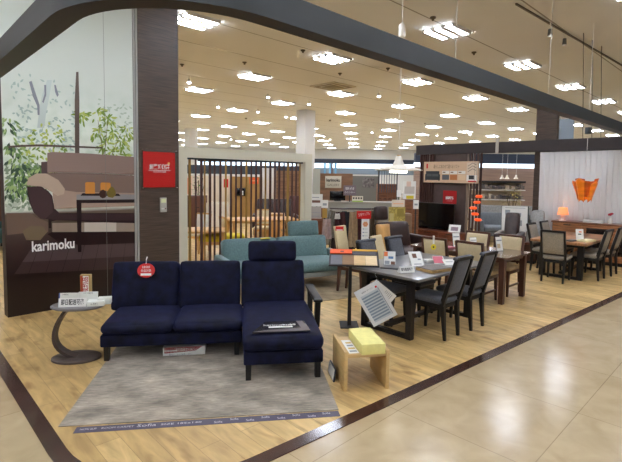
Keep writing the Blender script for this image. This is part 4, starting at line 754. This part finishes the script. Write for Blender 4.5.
# info board leaning, low table, plants
ib = thing('info_board', 'white leaning info board with black edge behind the recliner', 'sign', at(514.5, 236, 9.95), radians(-16))
Mi = Matrix.Rotation(radians(-8), 4, 'X')
MB().box(-.27, .27, .0, .03, 0, .65, M=Mi).build('board', BLK, ib); MB().box(-.265, .25, -.003, -.0005, .005, .645, M=Mi).build('sheet', CARD, ib); MB().box(-.26, .26, -.05, .42, -.45, -.002).build('stand', BLACKW, ib)
for x0, x1, z0, z1 in ((-.2, -.1, .45, .56), (-.2, .2, .6, .61), (.02, .12, .42, .5), (.02, .14, .22, .34), (-.2, -.06, .2, .3)): MB().box(x0, x1, -.0045, -.0032, z0, z1, M=Mi).build('print_block', GRP, ib)
lt = thing('low_table', 'low dark brown coffee table between the recliner and the slab table', 'table', (4.30, 9.0, .0045), radians(-40))
MB().box(-.12, .12, -.11, .11, .36, .40, .004).build('top', RW, lt); MB().box(-.10, .10, -.09, .09, .05, .3598).build('body', BROWN, lt); MB().box(-.09, .09, -.08, .08, 0, .0498).build('plinth', BLACKW, lt)
LEAFM = mat('plant green', (92, 122, 52), .6); LEAFY = mat('plant olive', (150, 140, 60), .6)
def plant(label, p, h, m, n=46, spread=.2, potm=None):
    t = thing('potted_plant', label, 'plant', p, 0)
    MB().lathe([(0, 0), (.11, 0), (.14, .24), (.125, .24), (.12, .2), (0, .2)], n=16).build('pot', potm or mat('grey pot', (120, 116, 110), .6), t)
    sm = MB(); lf_ = MB()
    for i in range(7):
        a = i*2.4; tip = Vector((spread*.6*cos(a), spread*.6*sin(a), h*(.75+.04*(i % 4)))); sm.tube([(0, 0, .2), (tip.x*.4, tip.y*.4, h*.5), tip], .008, 5)
    sm.build('stems', mat('stem brown', (96, 76, 50), .7), t)
    for i in range(n):
        a = random.uniform(0, 6.28); r = spread*sqrt(random.random()); z = h*random.uniform(.55, 1.0); d = Vector((cos(a), sin(a), random.uniform(-.5, .4))).normalized(); c = Vector((r*cos(a), r*sin(a), z)); sd_ = d.cross(Vector((0, 0, 1))).normalized(); l_ = random.uniform(.08, .15)
        lf_.face([c, c+d*l_*.45+sd_*l_*.28, c+d*l_, c+d*l_*.45-sd_*l_*.28])
    lf_.build('leaves', m, t, smooth=False); return t
plant('olive leaved potted plant beyond the grey sofa under the far shelf', (*at(512, 200, 14.3).xy, .0045), 1.38, LEAFY, 90, .28)
plant('small green potted plant at the foot of the rear wooden pillar', (*at(532, 212, 10.05).xy, .0045), 1.02, LEAFM, 40, .13)
# far gallery partition seen under the canopy
gx0, gx1 = at(478, 175, 22).x, at(533, 175, 22).x
struct(MB().box(gx0-3, gx1+4, 22, 22.2, 0, 2.13).build('wall_far_gallery', mat('grey brown planks', (150, 126, 112), .6, .1, 3, stretch=(.3, 1, 12)), None)); struct(MB().box(gx0-3, gx1+4, 21.98, 22.2, 2.131, 2.33).build('window_2', LITW)); struct(MB().box(gx0-3, gx1+4, 21.9, 22.2, 2.331, 2.78).build('trim_5', BAND_D))
sh = thing('store_shelf', 'far shelving unit full of white goods with a black top bar, right of the television', 'shelf', (at(500, 190, 19).x, 19, 0), 0)
MB().box(-1.2, .95, -.2, .2, 1.46, 1.54).build('top_bar', BLK, sh); MB().box(-1.2, .95, .15, .2, 0, 1.4598).build('back_panel', mat('beige panel', (196, 178, 156), .6), sh)
for z in (.3, .75, 1.15): MB().box(-1.2, .95, -.2, .149, z, z+.03).build('shelf_board', CARD, sh)
random.seed(3)
for z in (.78, 1.18):
    x = -1.18
    while x < .9:
        w = random.uniform(.04, .12); hgt = random.uniform(.12, .25); MB().box(0, w, -.16, .05, .0305, hgt).build('boxed_goods', mat('goods %d' % random.randint(0, 5), random.choice(((236, 232, 226), (206, 190, 170), (120, 110, 104), (180, 150, 120), (90, 84, 86), (228, 220, 206))), .5), thing('boxed_goods', 'small boxed item standing on the far shelf under the black top bar', 'box', (sh.location.x+x, 19, z), 0, 'boxed goods on the far shelf')); x += w+random.uniform(.01, .05)
for i, px in enumerate((502, 507, 516)):
    p = at(px, 177.5, 18.6); o = thing('small_pendant', 'small white cone lamp above the far shelf', 'lamp', p, 0, 'small white cone lamps above the far shelf'); MB().lathe([(.095, -.06), (.04, .03), (.03, .1), (0, .1)], n=16).build('lamp_shade', SHW, o); MB().tube([(0, 0, .1), (0, 0, 1.0)], .005, 5).build('cord', CORD, o)
# ================================================================== middle distance: clothes rack, gallery wall, counters
rk = thing('garment_rack', 'low metal garment rack of fabric samples behind the cream chairs', 'rack', (*at(353, 209, 8.3).xy, .0045), radians(4))
zr = at(353, 209, 8.3).z
MB().tube([(-.42, 0, zr), (.42, 0, zr)], .014, 8).build('rail', mat('dark rail', (58, 44, 44), .4), rk)
for x in (-.41, .41): MB().tube([(x, 0, .02), (x, 0, zr)], .012, 8).tube([(x, -.1, .012), (x, .1, .012)], .012, 8).build('upright', mat('silver', (190, 190, 190), .25, metal=1), rk)
def swatch(label, px, py0, py1, wpx, c, D=8.3, deg=20, m=None):
    wpx *= 1.25
    p = at(px, py0, D); h = p.z-at(px, py1, D).z; w = wpx/F*D; o = thing('fabric_sample', label, 'fabric sample', p, radians(deg), 'fabric samples on the rack'); mb = MB(); prev = None
    for i in range(13):
        x = -w/2+w*i/12; y = .018*sin(i*1.3)
        cur = [mb.bm.verts.new((x*(.75+.25*k), y*(.4+.6*k)+dy, -h*k)) for k in (0, .3, 1) for dy in (-.004, .004)]
        if prev:
            for a in ((0, 2), (2, 4)):
                mb.bm.faces.new((prev[a[0]], cur[a[0]], cur[a[1]], prev[a[1]])); mb.bm.faces.new((cur[a[0]+1], prev[a[0]+1], prev[a[1]+1], cur[a[1]+1]))
        prev = cur
    mb.build('cloth', mat('cloth '+label[:14], c, .9, .08, 20), o); MB().tube([(0, 0, -.01), (0, 0, .03), (.012, 0, .045)], .004, 5).build('hanger_hook', mat('silver', (190, 190, 190), .25, metal=1), o); return o
swatch('dusty pink cloth hanging at the left end of the garment rack', 327, 219, 239, 8.5, (176, 152, 148), 8.1, 10)
swatch('sage grey cloth hanging second from the left on the rack', 331.5, 211, 238, 8, (128, 122, 108), 8.35, 10)
swatch('dark maroon cloth with white tag hanging left of the black cloth on the rack', 340.5, 212, 226, 10, (72, 40, 42), 8.25)
swatch('black cloth hanging in the middle of the garment rack', 347.5, 212, 237, 7, (44, 44, 48), 8.35)
swatch('long beige cloth hanging just left of the red rack sign', 353.5, 212, 247, 9, (160, 136, 104), 8.2)
swatch('wine coloured cloth hanging behind the white rack banner', 365, 214, 244, 16, (78, 40, 44), 8.4)
swatch('khaki cloth hanging at the right end of the garment rack', 375, 212, 236, 7, (146, 132, 104), 8.35)
swatch('slate grey cloth hanging right of the maroon cloth on the rack', 344.3, 211, 241, 6, (86, 86, 84), 8.5)
swatch('dark brown cloth hanging low at the left of the rack', 336, 228, 250, 9, (58, 44, 42), 8.45)
swatch('stone coloured cloth hanging between the beige cloth and the red rack sign', 358, 211, 248, 6, (132, 118, 96), 8.45)
swatch('olive brown cloth hanging right of the white rack banner', 371, 211, 246, 6, (112, 96, 74), 8.3)
swatch('black brown cloth hanging behind the cream chair on the rack', 350, 236, 254, 10, (48, 40, 38), 8.5)
swatch('white cloth tag hanging over the maroon cloth on the rack', 337.5, 213.5, 219, 5, (222, 218, 210), 8.15)
rsn = thing('rack_sign', 'red sign with white lettering fixed on the garment rack rail', 'sign', at(364, 215, 8.05), radians(4))
MB().box(-.125, .125, -.004, 0, -.065, .07).build('sheet', RED, rsn); text('生地サンプル', .06, WHT, rsn, fr(.0, -.005, .01) @ Matrix.Rotation(radians(8), 4, 'Z'), width=.2)
rb = thing('rack_banner', 'narrow white banner with an orange flower below the red rack sign', 'banner', at(365.5, 219, 8.0), radians(4))
MB().box(-.068, .068, -.003, 0, -.36, 0).build('sheet', CARD, rb); fl_ = MB()
for k in range(6): fl_.lathe([(0, 0), (.022, 0), (.022, .001), (0, .001)], c=(.026*cos(k*pi/3), .026*sin(k*pi/3), 0), n=10)
f_ = fl_.build('orange_flower', mat('peach print', (240, 166, 116), .5), rb); f_.matrix_local = fr(0, -.0035, -.09)
for i in range(3): MB().box(-.045, -.025, -.0045, -.0032, -.18-.06*i, -.165-.06*i).build('print_block', BLU, rb); MB().box(-.018, .04, -.0045, -.0032, -.176-.06*i, -.17-.06*i).build('print_line', GRP, rb)
# counters behind the rack
GCO = mat('grey counter', (142, 138, 126), .6)
gc = thing('grey_counter', 'long grey counter behind the garment rack', 'counter', (*at(325, 203, 11).xy, .0045), 0)
zt_ = at(355, 203.5, 11).z; MB().box(0, 1.75, 0, .5, 0, zt_, .005).build('body', GCO, gc); MB().box(-.01, 1.76, -.01, .51, zt_+.0005, zt_+.03, .003).build('top', mat('grey counter top', (150, 146, 134), .4), gc)
mo = thing('monitor', 'black monitor standing on the grey counter below the gallery sign', 'monitor', (*at(337.5, 203, 11.25).xy, gc.location.z+zt_+.0305), 0)
MB().box(-.19, .19, -.012, .015, .02, .245, .004).build('screen', mat('tv screen', (8, 8, 10), .15), mo); MB().box(-.08, .08, -.05, .06, 0, .0195).build('foot', BLK, mo)
ws = thing('counter_sign', 'mauve sign with white lettering on a stand on the grey counter', 'sign', (*at(349.5, 203, 11.1).xy, gc.location.z+zt_+.0305), 0)
MB().box(-.15, .15, -.008, 0, .15, .39).build('board', mat('mauve grey board', (120, 106, 112), .5), ws); MB().box(-.01, .01, 0, .012, .004, .2).box(-.08, .08, -.03, .05, 0, .004).build('stand', BLK, ws)
text('受付', .07, WHT, ws, fr(0, -.009, .31), width=.22); text('カウンター', .05, WHT, ws, fr(0, -.009, .22), width=.24)
wq = thing('display_rail_sign', 'small white sign with green line right of the mauve sign on the grey counter', 'sign', (*at(357.5, 203, 11.05).xy, gc.location.z+zt_+.0305), 0)
MB().box(-.13, .13, 0, .02, 0, .14).build('card', mat('ivory card', (214, 208, 190), .5), wq); MB().box(-.13, .13, -.002, -.0002, .0, .03).build('green_line', mat('lime print', (166, 196, 96), .5), wq)
for i in range(4): MB().box(-.11+.06*i, -.075+.06*i, -.002, -.0002, .07, .11).build('print_block', BLK, wq)
# gallery wall
GW = mat('gallery planks', (132, 96, 68), .5, .15, 2, stretch=(1, 1, 10))
g0, g1 = at(318, 190, 13), at(352.5, 190, 13); zg = at(335, 173.5, 13).z
struct(MB().box(g0.x-.15, g1.x, 13, 13.15, 0, zg).build('wall_gallery', GW))
struct(MB().box(at(312.8, 190, 12.9).x, at(320, 190, 12.9).x, 12.9, 12.99, 0, at(316, 169, 12.9).z).build('pillar_pale_post', mat('pale green post', (176, 178, 164), .6)))
gs = thing('gallery_sign', 'cream GALLERY sign with dark lettering on the plank partition', 'sign', at(333.2, 182, 12.99), 0)
MB().box(-.225, .225, -.025, 0, -.165, .165, .003).build('board', mat('ivory board', (206, 200, 180), .5), gs); text('karimoku', .12, INK, gs, fr(0, -.0265, .05), width=.38, bold=.004); text('GALLERY', .09, mat('taupe ink', (112, 104, 92), .6), gs, fr(0, -.0265, -.085), width=.34)
struct(MB().box(at(352.6, 190, 15).x, at(378, 190, 15).x, 15, 15.15, 0, at(365, 176, 15).z).build('wall_grey_partition', mat('grey green partition', (120, 120, 112), .6)))
pc = thing('wall_picture', 'patterned grey picture on the grey partition right of the gallery sign', 'picture', at(368.3, 182.7, 14.99), 0); MB().box(-.19, .19, -.02, 0, -.15, .15).build('canvas', mat('patterned print', (150, 146, 140), .6, c2=(70, 62, 66), scale=14), pc)
# coloured hanging banners far away
for i, (px, c) in enumerate(((325, (110, 168, 206)), (330.3, (120, 178, 214)), (332.2, (112, 84, 76)), (336, (104, 160, 200)))):
    p0_, p1_ = at(px, 163, 25), at(px, 174, 25); nm = ('light blue', 'sky blue', 'brown', 'pale blue')[i]; lb_ = ('leftmost narrow blue banner hanging far away above the gallery wall', 'second blue banner from the left above the gallery wall', 'brown banner between the blue ones above the gallery wall', 'rightmost blue banner hanging above the gallery wall')[i]
    tag(MB().box(-.055 if i != 2 else -.04, .055 if i != 2 else .04, 0, .02, p1_.z-1.2, p0_.z).build('hanging_banner', mat('banner '+nm, c, .6), loc=(p0_.x, 25+.1*i, 0)), lb_, 'banner', 'far hanging banners')
# rack of dark hanging straps and wooden display cabinet under it
hr = thing('strap_rack', 'rack of thin dark vertical bars above the wooden display cabinets', 'rack', (*at(388, 190, 13).xy, .0045), 0)
zt2 = at(388, 170.5, 13).z; MB().box(-.28, .26, 0, .03, zt2-.02, zt2).build('top_rail', DWIRE, hr)
for k in range(8):
    x = -.25+.07*k; MB().box(x-.008, x+.008, .005, .022, 1.2, zt2-.0205).build('bar', mat('steel blue', (62, 80, 96), .4), hr)
for x in (-.27, .25): MB().box(x-.012, x+.012, 0, .03, 0, zt2-.0205).build('upright', DWIRE, hr)
WCB = mat('chestnut wood', (122, 78, 50), .45, .2, 4, stretch=(1, 1, 8))
def cabinet(label, px0, px1, py, D, dep=.45, deg=0, m=None, name='wooden_cabinet', doors=2):
    a, b = at(px0, py, D), at(px1, py, D); w = b.x-a.x; o = thing(name, label, 'cabinet', (a.x, D, .0045), radians(deg)); m = m or WCB
    MB().box(0, w, 0, dep, 0, a.z, .004).build('body', m, o)
    for i in range(doors): d_ = MB().box(w*i/doors+.01, w*(i+1)/doors-.01, -.016, -.0005, .06, a.z-.03).build('door', m, o); MB().box(w*(i+.5)/doors-.03, w*(i+.5)/doors+.03, -.026, -.0165, a.z*.7, a.z*.7+.015).build('handle', BLACKW, d_)
    return o
cabinet('chestnut display cabinet left of the white lettered poster', 378, 397, 184, 13.3, .35, doors=4); cabinet('chestnut sideboard below the white poster with yellow label', 405, 419, 199.5, 11, .45, doors=2)
cabinet('dark wood cabinet back right of the teal sofa, below white posters', 310.5, 322, 219, 8.9, .4, m=mat('russet wood', (118, 68, 40), .45, .15, 4), doors=1)
cabinet('long low wooden chest before the display cabinets in mid shop', 366, 405, 205.5, 12.2, .4, doors=4)
cabinet('pale counter cabinet at the right of the chestnut sideboard', 396, 412, 214, 9.9, .35, m=mat('brown grey wood', (134, 108, 84), .5, .1, 4), doors=2)
def poster(label, px0, px1, py0, py1, D, art=(), m=None, deg=0, name='poster', stand=True, floor=False, txt=None):
    a, b = at(px0, py0, D), at(px1, py1, D); w, h = b.x-a.x, a.z-b.z; o = thing(name, label, 'poster', ((a.x+b.x)/2, D, b.z if not floor else .0045), radians(deg)); z0 = 0 if not floor else b.z-.0045
    MB().box(-w/2, w/2, 0, .015, z0, z0+h).build('sheet', m or CARD, o)
    if floor: MB().box(-.015, .015, .0155, .035, 0, z0+h*.5).box(-.05, .05, -.06, .1, 0, .012).build('stand', BLK, o)
    for x0, x1, c0, c1, mm_ in art: MB().box(-w/2+x0*w, -w/2+x1*w, -.003, -.0005, z0+c0*h, z0+c1*h).build('print_block', mm_, o)
    if txt: text(txt, h*.3, INK, o, fr(0, -.0035, z0+h*.7), width=w*.8)
    return o
poster('white poster with brown picture at the edge of the slatted screen', 311, 322.5, 194, 206.5, 9.45, [(.1, .8, .3, .5, BRN), (.1, .7, .7, .76, GRP)], floor=True)
poster('pale grey poster under the white one, above the dark wood cabinet', 310.5, 321, 206.8, 218.9, 8.97, [(.1, .9, .2, .25, GRP), (.1, .9, .5, .54, GRP)], mat('grey poster', (176, 170, 162), .5))
poster('narrow white card right of the brown picture poster', 321.5, 328, 200, 208, 9.8, [(.2, .8, .3, .6, GRP)], floor=True)
poster('small mustard panel right of the pale grey poster', 322.5, 327, 208.5, 218, 9.5, m=mat('mustard card', (190, 150, 70), .5), floor=True)
poster('white figure shaped poster with yellow label on the chestnut sideboard', 403.5, 415.5, 181, 199.3, 11.1, [(.25, .85, .02, .2, mat('yellow card', (226, 206, 50), .4)), (.1, .9, .3, .7, mat('pale figure', (196, 190, 180), .5)), (.25, .6, .7, .98, mat('skin print', (222, 196, 178), .5))])
poster('gold patterned panel standing behind the brown recliner sofa', 389, 405, 207, 223, 9.45, [(.05, .3, .1, .6, mat('gold weave pale', (196, 184, 120), .6)), (.5, .9, .4, .9, mat('gold weave dark', (150, 132, 60), .6))], mat('gold weave', (170, 152, 78), .7, .25, 24), floor=True)
poster('cream card standing above the gold patterned panel', 392, 404.5, 199.8, 206.9, 9.72, [(.1, .9, .4, .5, mat('peach print', (240, 166, 116), .5))], mat('cream card', (224, 212, 196), .5), floor=True)
poster('white paper standing left of the white figure poster', 397, 401, 190, 197, 11.8, floor=True)
poster('white price board standing right of the chestnut sideboard', 413.5, 418.5, 200, 209, 10.6, [(.2, .8, .4, .6, GRP)], floor=True)
# ================================================================== what shows through the slatted screen
WPN = mat('cream wall panel', (226, 214, 194), .6); OLW = mat('olive oak panel', (170, 132, 74), .5, .12, 4, stretch=(1, 1, .3))
def wallseg(n, px0, px1, py, D, m, th=.1, z0=0): a, b = at(px0, py, D), at(px1, py, D); return struct(MB().box(a.x, b.x, D, D+th, z0, a.z).build(n, m))
wallseg('wall_cream_panel', 186, 236, 175.5, 16.2, WPN); wallseg('wall_oak_panel', 230, 262, 176.5, 15.6, OLW); wallseg('wall_white_panel', 262, 276, 168, 15.9, WHITE); wallseg('wall_plank_panel', 276.2, 312, 170.5, 15.2, mat('gallery planks', (132, 96, 68)))
MB().box(-2.2, 2.4, 0, .5, 1.66, 1.98).build('canopy_beam', mat('slate canopy', (60, 68, 78), .5), None, (at(240, 172, 17).x, 17, 0), 0); struct(bpy.data.objects['canopy_beam'])
t_ = thing('television', 'small black screen on the oak panel seen through the slats', 'television', at(241.5, 192, 15.5), 0); MB().box(-.2, .2, -.03, 0, -.13, .13, .004).build('screen', mat('tv screen', (8, 8, 10), .15), t_); MB().box(-.02, .06, -.0325, -.0305, -.1, .04).build('white_card', CARD, t_)
poster('red card on the cream panel seen through the left slats', 223.8, 228.2, 179, 187.5, 16.18, m=RED)
poster('orange sign on the oak panel seen through the middle slats', 249.5, 258.5, 177.5, 184, 15.58, [(.1, .9, .4, .6, mat('peach print', (240, 166, 116), .5))], mat('orange sign', (236, 106, 46), .5))
poster('salmon lettered poster at the left end behind the slats', 185, 192, 176, 196, 14.5, [(.15, .85, .1, .9, mat('salmon print', (236, 146, 110), .5))], mat('pale salmon', (238, 206, 186), .5), floor=True)
cabinet('reddish brown chest behind the left end of the slatted screen', 184, 203, 196, 12.5, .5, m=mat('reddish brown cabinet', (104, 66, 48), .4), doors=2)
make_sofa('dark_sofa', 'dark brown sofa seen through the right slats of the screen', (at(252, 210, 12.5).x, 12.5, .0045), 5, 1.25, BRLEA, BLACKW, .42, .95, .85, 2, True)
make_sofa('dark_sofa', 'second dark sofa behind the right end of the slats', (at(284, 210, 13.6).x, 13.6, .0045), 0, .95, mat('maroon leather', (84, 44, 40), .5), BLACKW, .42, 1.0, .85, 2, True)
def oak_table(label, px, py, D, L, W, h, deg, m=LOAK):
    o = thing('oak_table', label, 'table', (*at(px, py, D).xy, .0045), radians(deg)); MB().box(-L/2, L/2, -W/2, W/2, h-.035, h, .004).build('tabletop', m, o)
    for sx in (-1, 1):
        for sy in (-1, 1): MB().bar((sx*(L/2-.07), sy*(W/2-.07), h-.035), (sx*(L/2-.05), sy*(W/2-.05), 0), .06, .06, .045, .045).build('leg', m, o)
    return o
oak_table('light oak dining table seen through the middle of the slats', 262, 230, 10.2, 1.5, .8, .69, 20); oak_table('light oak table seen through the left slats by the post', 202, 240, 8.6, .9, .75, .62, 10)
g5 = dict(H=.86, leanb=.08, w=.2)
make_chair('light oak chair seen through the slats left of the oak table', LOAK, CREAM, CREAM, (at(236, 235, 9.4).x, 9.25, .0045), -60, None, **g5); make_chair('light oak chair seen through the slats behind the oak table', LOAK, CREAM, CREAM, (at(262, 220, 11).x, 11.05, .0045), 180, None, **g5); make_chair('light oak chair seen through the slats right of the oak table', LOAK, TAN, LOAK, (at(292, 230, 10.3).x, 10.5, .0045), 110, None, **g5)
make_chair('white backed oak chair seen through the far left slats', LOAK, CREAM, mat('white fabric', (222, 218, 208), .8), (at(196, 225, 9.6).x, 9.7, .0045), 160, None, **g5)
bn_ = thing('yellow_bench', 'yellow cushioned bench seen low through the left slats', 'bench', (*at(222, 236, 8.7).xy, .0045), radians(12)); MB().cushion(-.42, .42, -.2, .2, .40, .52, .04, (.0, .0, .02), 8).build('cushion', mat('mustard yellow fabric', (206, 186, 44), .8), bn_); MB().box(-.4, .4, -.18, .18, .34, .3998).build('seat_frame', LOAK, bn_)
for x in (-.36, .36):
    for y in (-.15, .15): MB().bar((x, y, .34), (x, y, 0), .05, .05, .04, .04).build('leg', LOAK, bn_)
plant('green potted plant on the far left behind the slatted screen', (*at(199, 185, 14.0).xy, .0045), 1.75, LEAFM, 60, .25)
cabinet('white drawer unit seen through the left half of the slats', 206, 226, 203, 12.8, .4, m=mat('cream lacquer', (232, 224, 206), .4), doors=2); cabinet('pale oak shelf unit seen through the right half of the slats', 262, 284, 214, 11.8, .4, m=LOAK, doors=3)
# ================================================================== ceiling: light panels, spots, vent, track
TRAY = mat('light tray', (236, 238, 240), .5); TUBE = mat('fluorescent cover', (255, 255, 255), .5, emit=(230, 238, 255), es=ES)
l0 = thing('ceiling_light', 'bright square fluorescent panel set in the beige ceiling', 'light', (0, 0, HC), 0, 'square ceiling light panels')
hb = MB().box(-.31, .31, -.31, .31, -.02, -.0005)
for y0, y1 in ((-.31, -.265), (-.15, -.05), (.05, .15), (.265, .31)): hb.box(-.31, .31, y0, y1, -.05, -.0201)
hb.build('housing', TRAY, l0)
for k in (-1, 0, 1): MB().box(-.305, .305, k*.207-.0565, k*.207+.0565, -.046, -.0202).build('tube_cover', TUBE, l0)
A0_, va, vb = Vector((-2.017, 8.109)), Vector((2.44, 2.40)), Vector((-1.955, 2.02)); first = True; NL = 0; ANG = math.atan2(va.y, va.x)
for i in range(-14, 26):
    for j in range(-14, 26):
        p = A0_+va*i+vb*j
        if p.y > 44 or p.y < -9: continue
        infr = p.y > 3 and abs(p.x) < p.y*.70+3
        if not (infr or p.length < 11): continue
        if infr and not p.length < 11 and at_px(p) is None: continue
        NL += 1
        if first: l0.location = (p.x, p.y, HC); l0.rotation_euler.z = ANG; first = False
        else: dup(l0, (p.x, p.y, HC), ANG)
print('lights', NL)
s0_ = thing('spot_light', 'small lit spotlight hanging from the beige ceiling', 'light', (0, 0, 0), 0, 'small lit ceiling spotlights')
MB().lathe([(0, .06), (.02, .06), (.045, .0), (.05, -.03), (0, -.03)], n=12).build('housing', SHW, s0_); MB().lathe([(0, -.075), (.035, -.068), (.05, -.05), (.048, -.031), (0, -.031)], n=14).build('lens', mat('spot lens', (255, 255, 255), .4, emit=(250, 250, 255), es=10), s0_); MB().tube([(0, 0, .06), (0, 0, .14)], .01, 6).build('stem', SHW, s0_)
SP = [(189, 81), (218, 106), (258, 111), (268, 96), (286, 116), (309, 103), (379, 95), (372, 132), (324, 136), (231, 139), (262, 141), (330, 139), (349, 147), (437, 135), (446, 138), (470, 134)]
for i, (px, py) in enumerate(SP):
    q = on(px, py, HC-.14)
    if i == 0: s0_.location = q
    else: dup(s0_, q, 0)
dk = thing('track_spot', 'unlit grey spotlight on the ceiling track above the grey beam', 'light', on(550, 33, HC-.3), .4, 'unlit spotlights on the ceiling track')
dk.scale = (.6, .6, .6); MB().lathe([(0, .1), (.05, .1), (.055, -.02), (.06, -.08), (0, -.08)], n=14).build('housing', mat('spot grey', (96, 94, 88), .5), dk); MB().tube([(0, 0, .1), (0, 0, .26)], .014, 6).build('stem', SHW, dk); MB().lathe([(.06, -.081), (.066, -.081), (.066, -.12), (.06, -.12)], n=14).build('white_rim', SHW, dk)
dup(dk, on(564.5, 42, HC-.15), .4)
q0, q1 = on(516, 4, HC-.02), on(640, 76, HC-.02); tag(MB().bar(q0, q1, .025, .025).build('light_track', mat('track brown', (104, 92, 72), .5)), 'thin dark lighting track on the ceiling above the grey beam', 'track')
for k, (px, pt_) in enumerate(((583.5, 33), (592.5, 40), (601.5, 46))):
    tp = on(px, pt_, HC); s_ = (Vector((tp.x, tp.y))-RP).dot(RD); e_ = rear(RS(px-.5, 135, .1)[0], .1)
    tag(MB().tube([tp, (e_.x, e_.y, 2.479)], .006, 6).build('hanging_cable', DWIRE), ('leftmost', 'middle', 'rightmost')[k]+' of three dark cables hanging from the ceiling track behind the beam', 'cable', 'dark ceiling cables')
vt_ = on(333, 86, HC); vn = thing('ceiling_vent', 'square beige air vent in the ceiling above the slatted screen', 'vent', vt_, ANG)
VM = mat('vent beige', (206, 196, 172), .6); MB().box(-.48, .48, -.48, .48, -.03, -.0005).build('frame', VM, vn); MB().box(-.22, .22, -.22, .22, -.045, -.0305).build('grille', mat('vent dark', (150, 138, 112), .7), vn)
for a in range(4): MB().box(-.4, .4, .32, .40, -.036, -.0305, M=Matrix.Rotation(a*pi/2, 4, 'Z')).build('slot', mat('vent dark', (150, 138, 112), .7), vn)
k0 = tag(MB().lathe([(0, 0), (.05, -.001), (.05, -.02), (.02, -.035), (.02, -.06), (0, -.06)], n=12).build('sprinkler', mat('sprinkler dark', (96, 84, 64), .6)), 'small dark round sprinkler head on the beige ceiling', 'sprinkler', 'ceiling sprinkler heads')
for i, (px, py) in enumerate(((244.5, 62), (388, 68), (182, 64), (303, 50), (433, 17), (474, 52), (330, 120), (246, 118), (425, 123), (340, 73))):
    o = k0 if i == 0 else k0.copy(); o.location = on(px, py, HC-.0005)
    if i: COL.objects.link(o)
for i, (px, D) in enumerate(((305.5, 19.0), (191, 27.0))): p = at(px, 140, D); struct(MB().box(-.27, .27, -.27, .27, 0, HC).build('pillar_white', WHITE, None, (p.x, p.y, 0), ANG))
# ================================================================== world and view
w = bpy.data.worlds.new('world'); scn.world = w; w.use_nodes = True; w.node_tree.nodes['Background'].inputs[0].default_value = (1, .98, .94, 1); w.node_tree.nodes['Background'].inputs[1].default_value = .3
vs = scn.view_settings; vs.view_transform = 'Standard'; vs.look = 'None'; vs.gamma = 1; vs.use_curve_mapping = False; vs.exposure = EXPO
scn.cycles.max_bounces = 8; scn.cycles.diffuse_bounces = 4; scn.cycles.use_denoising = True; scn.cycles.sample_clamp_indirect = 4
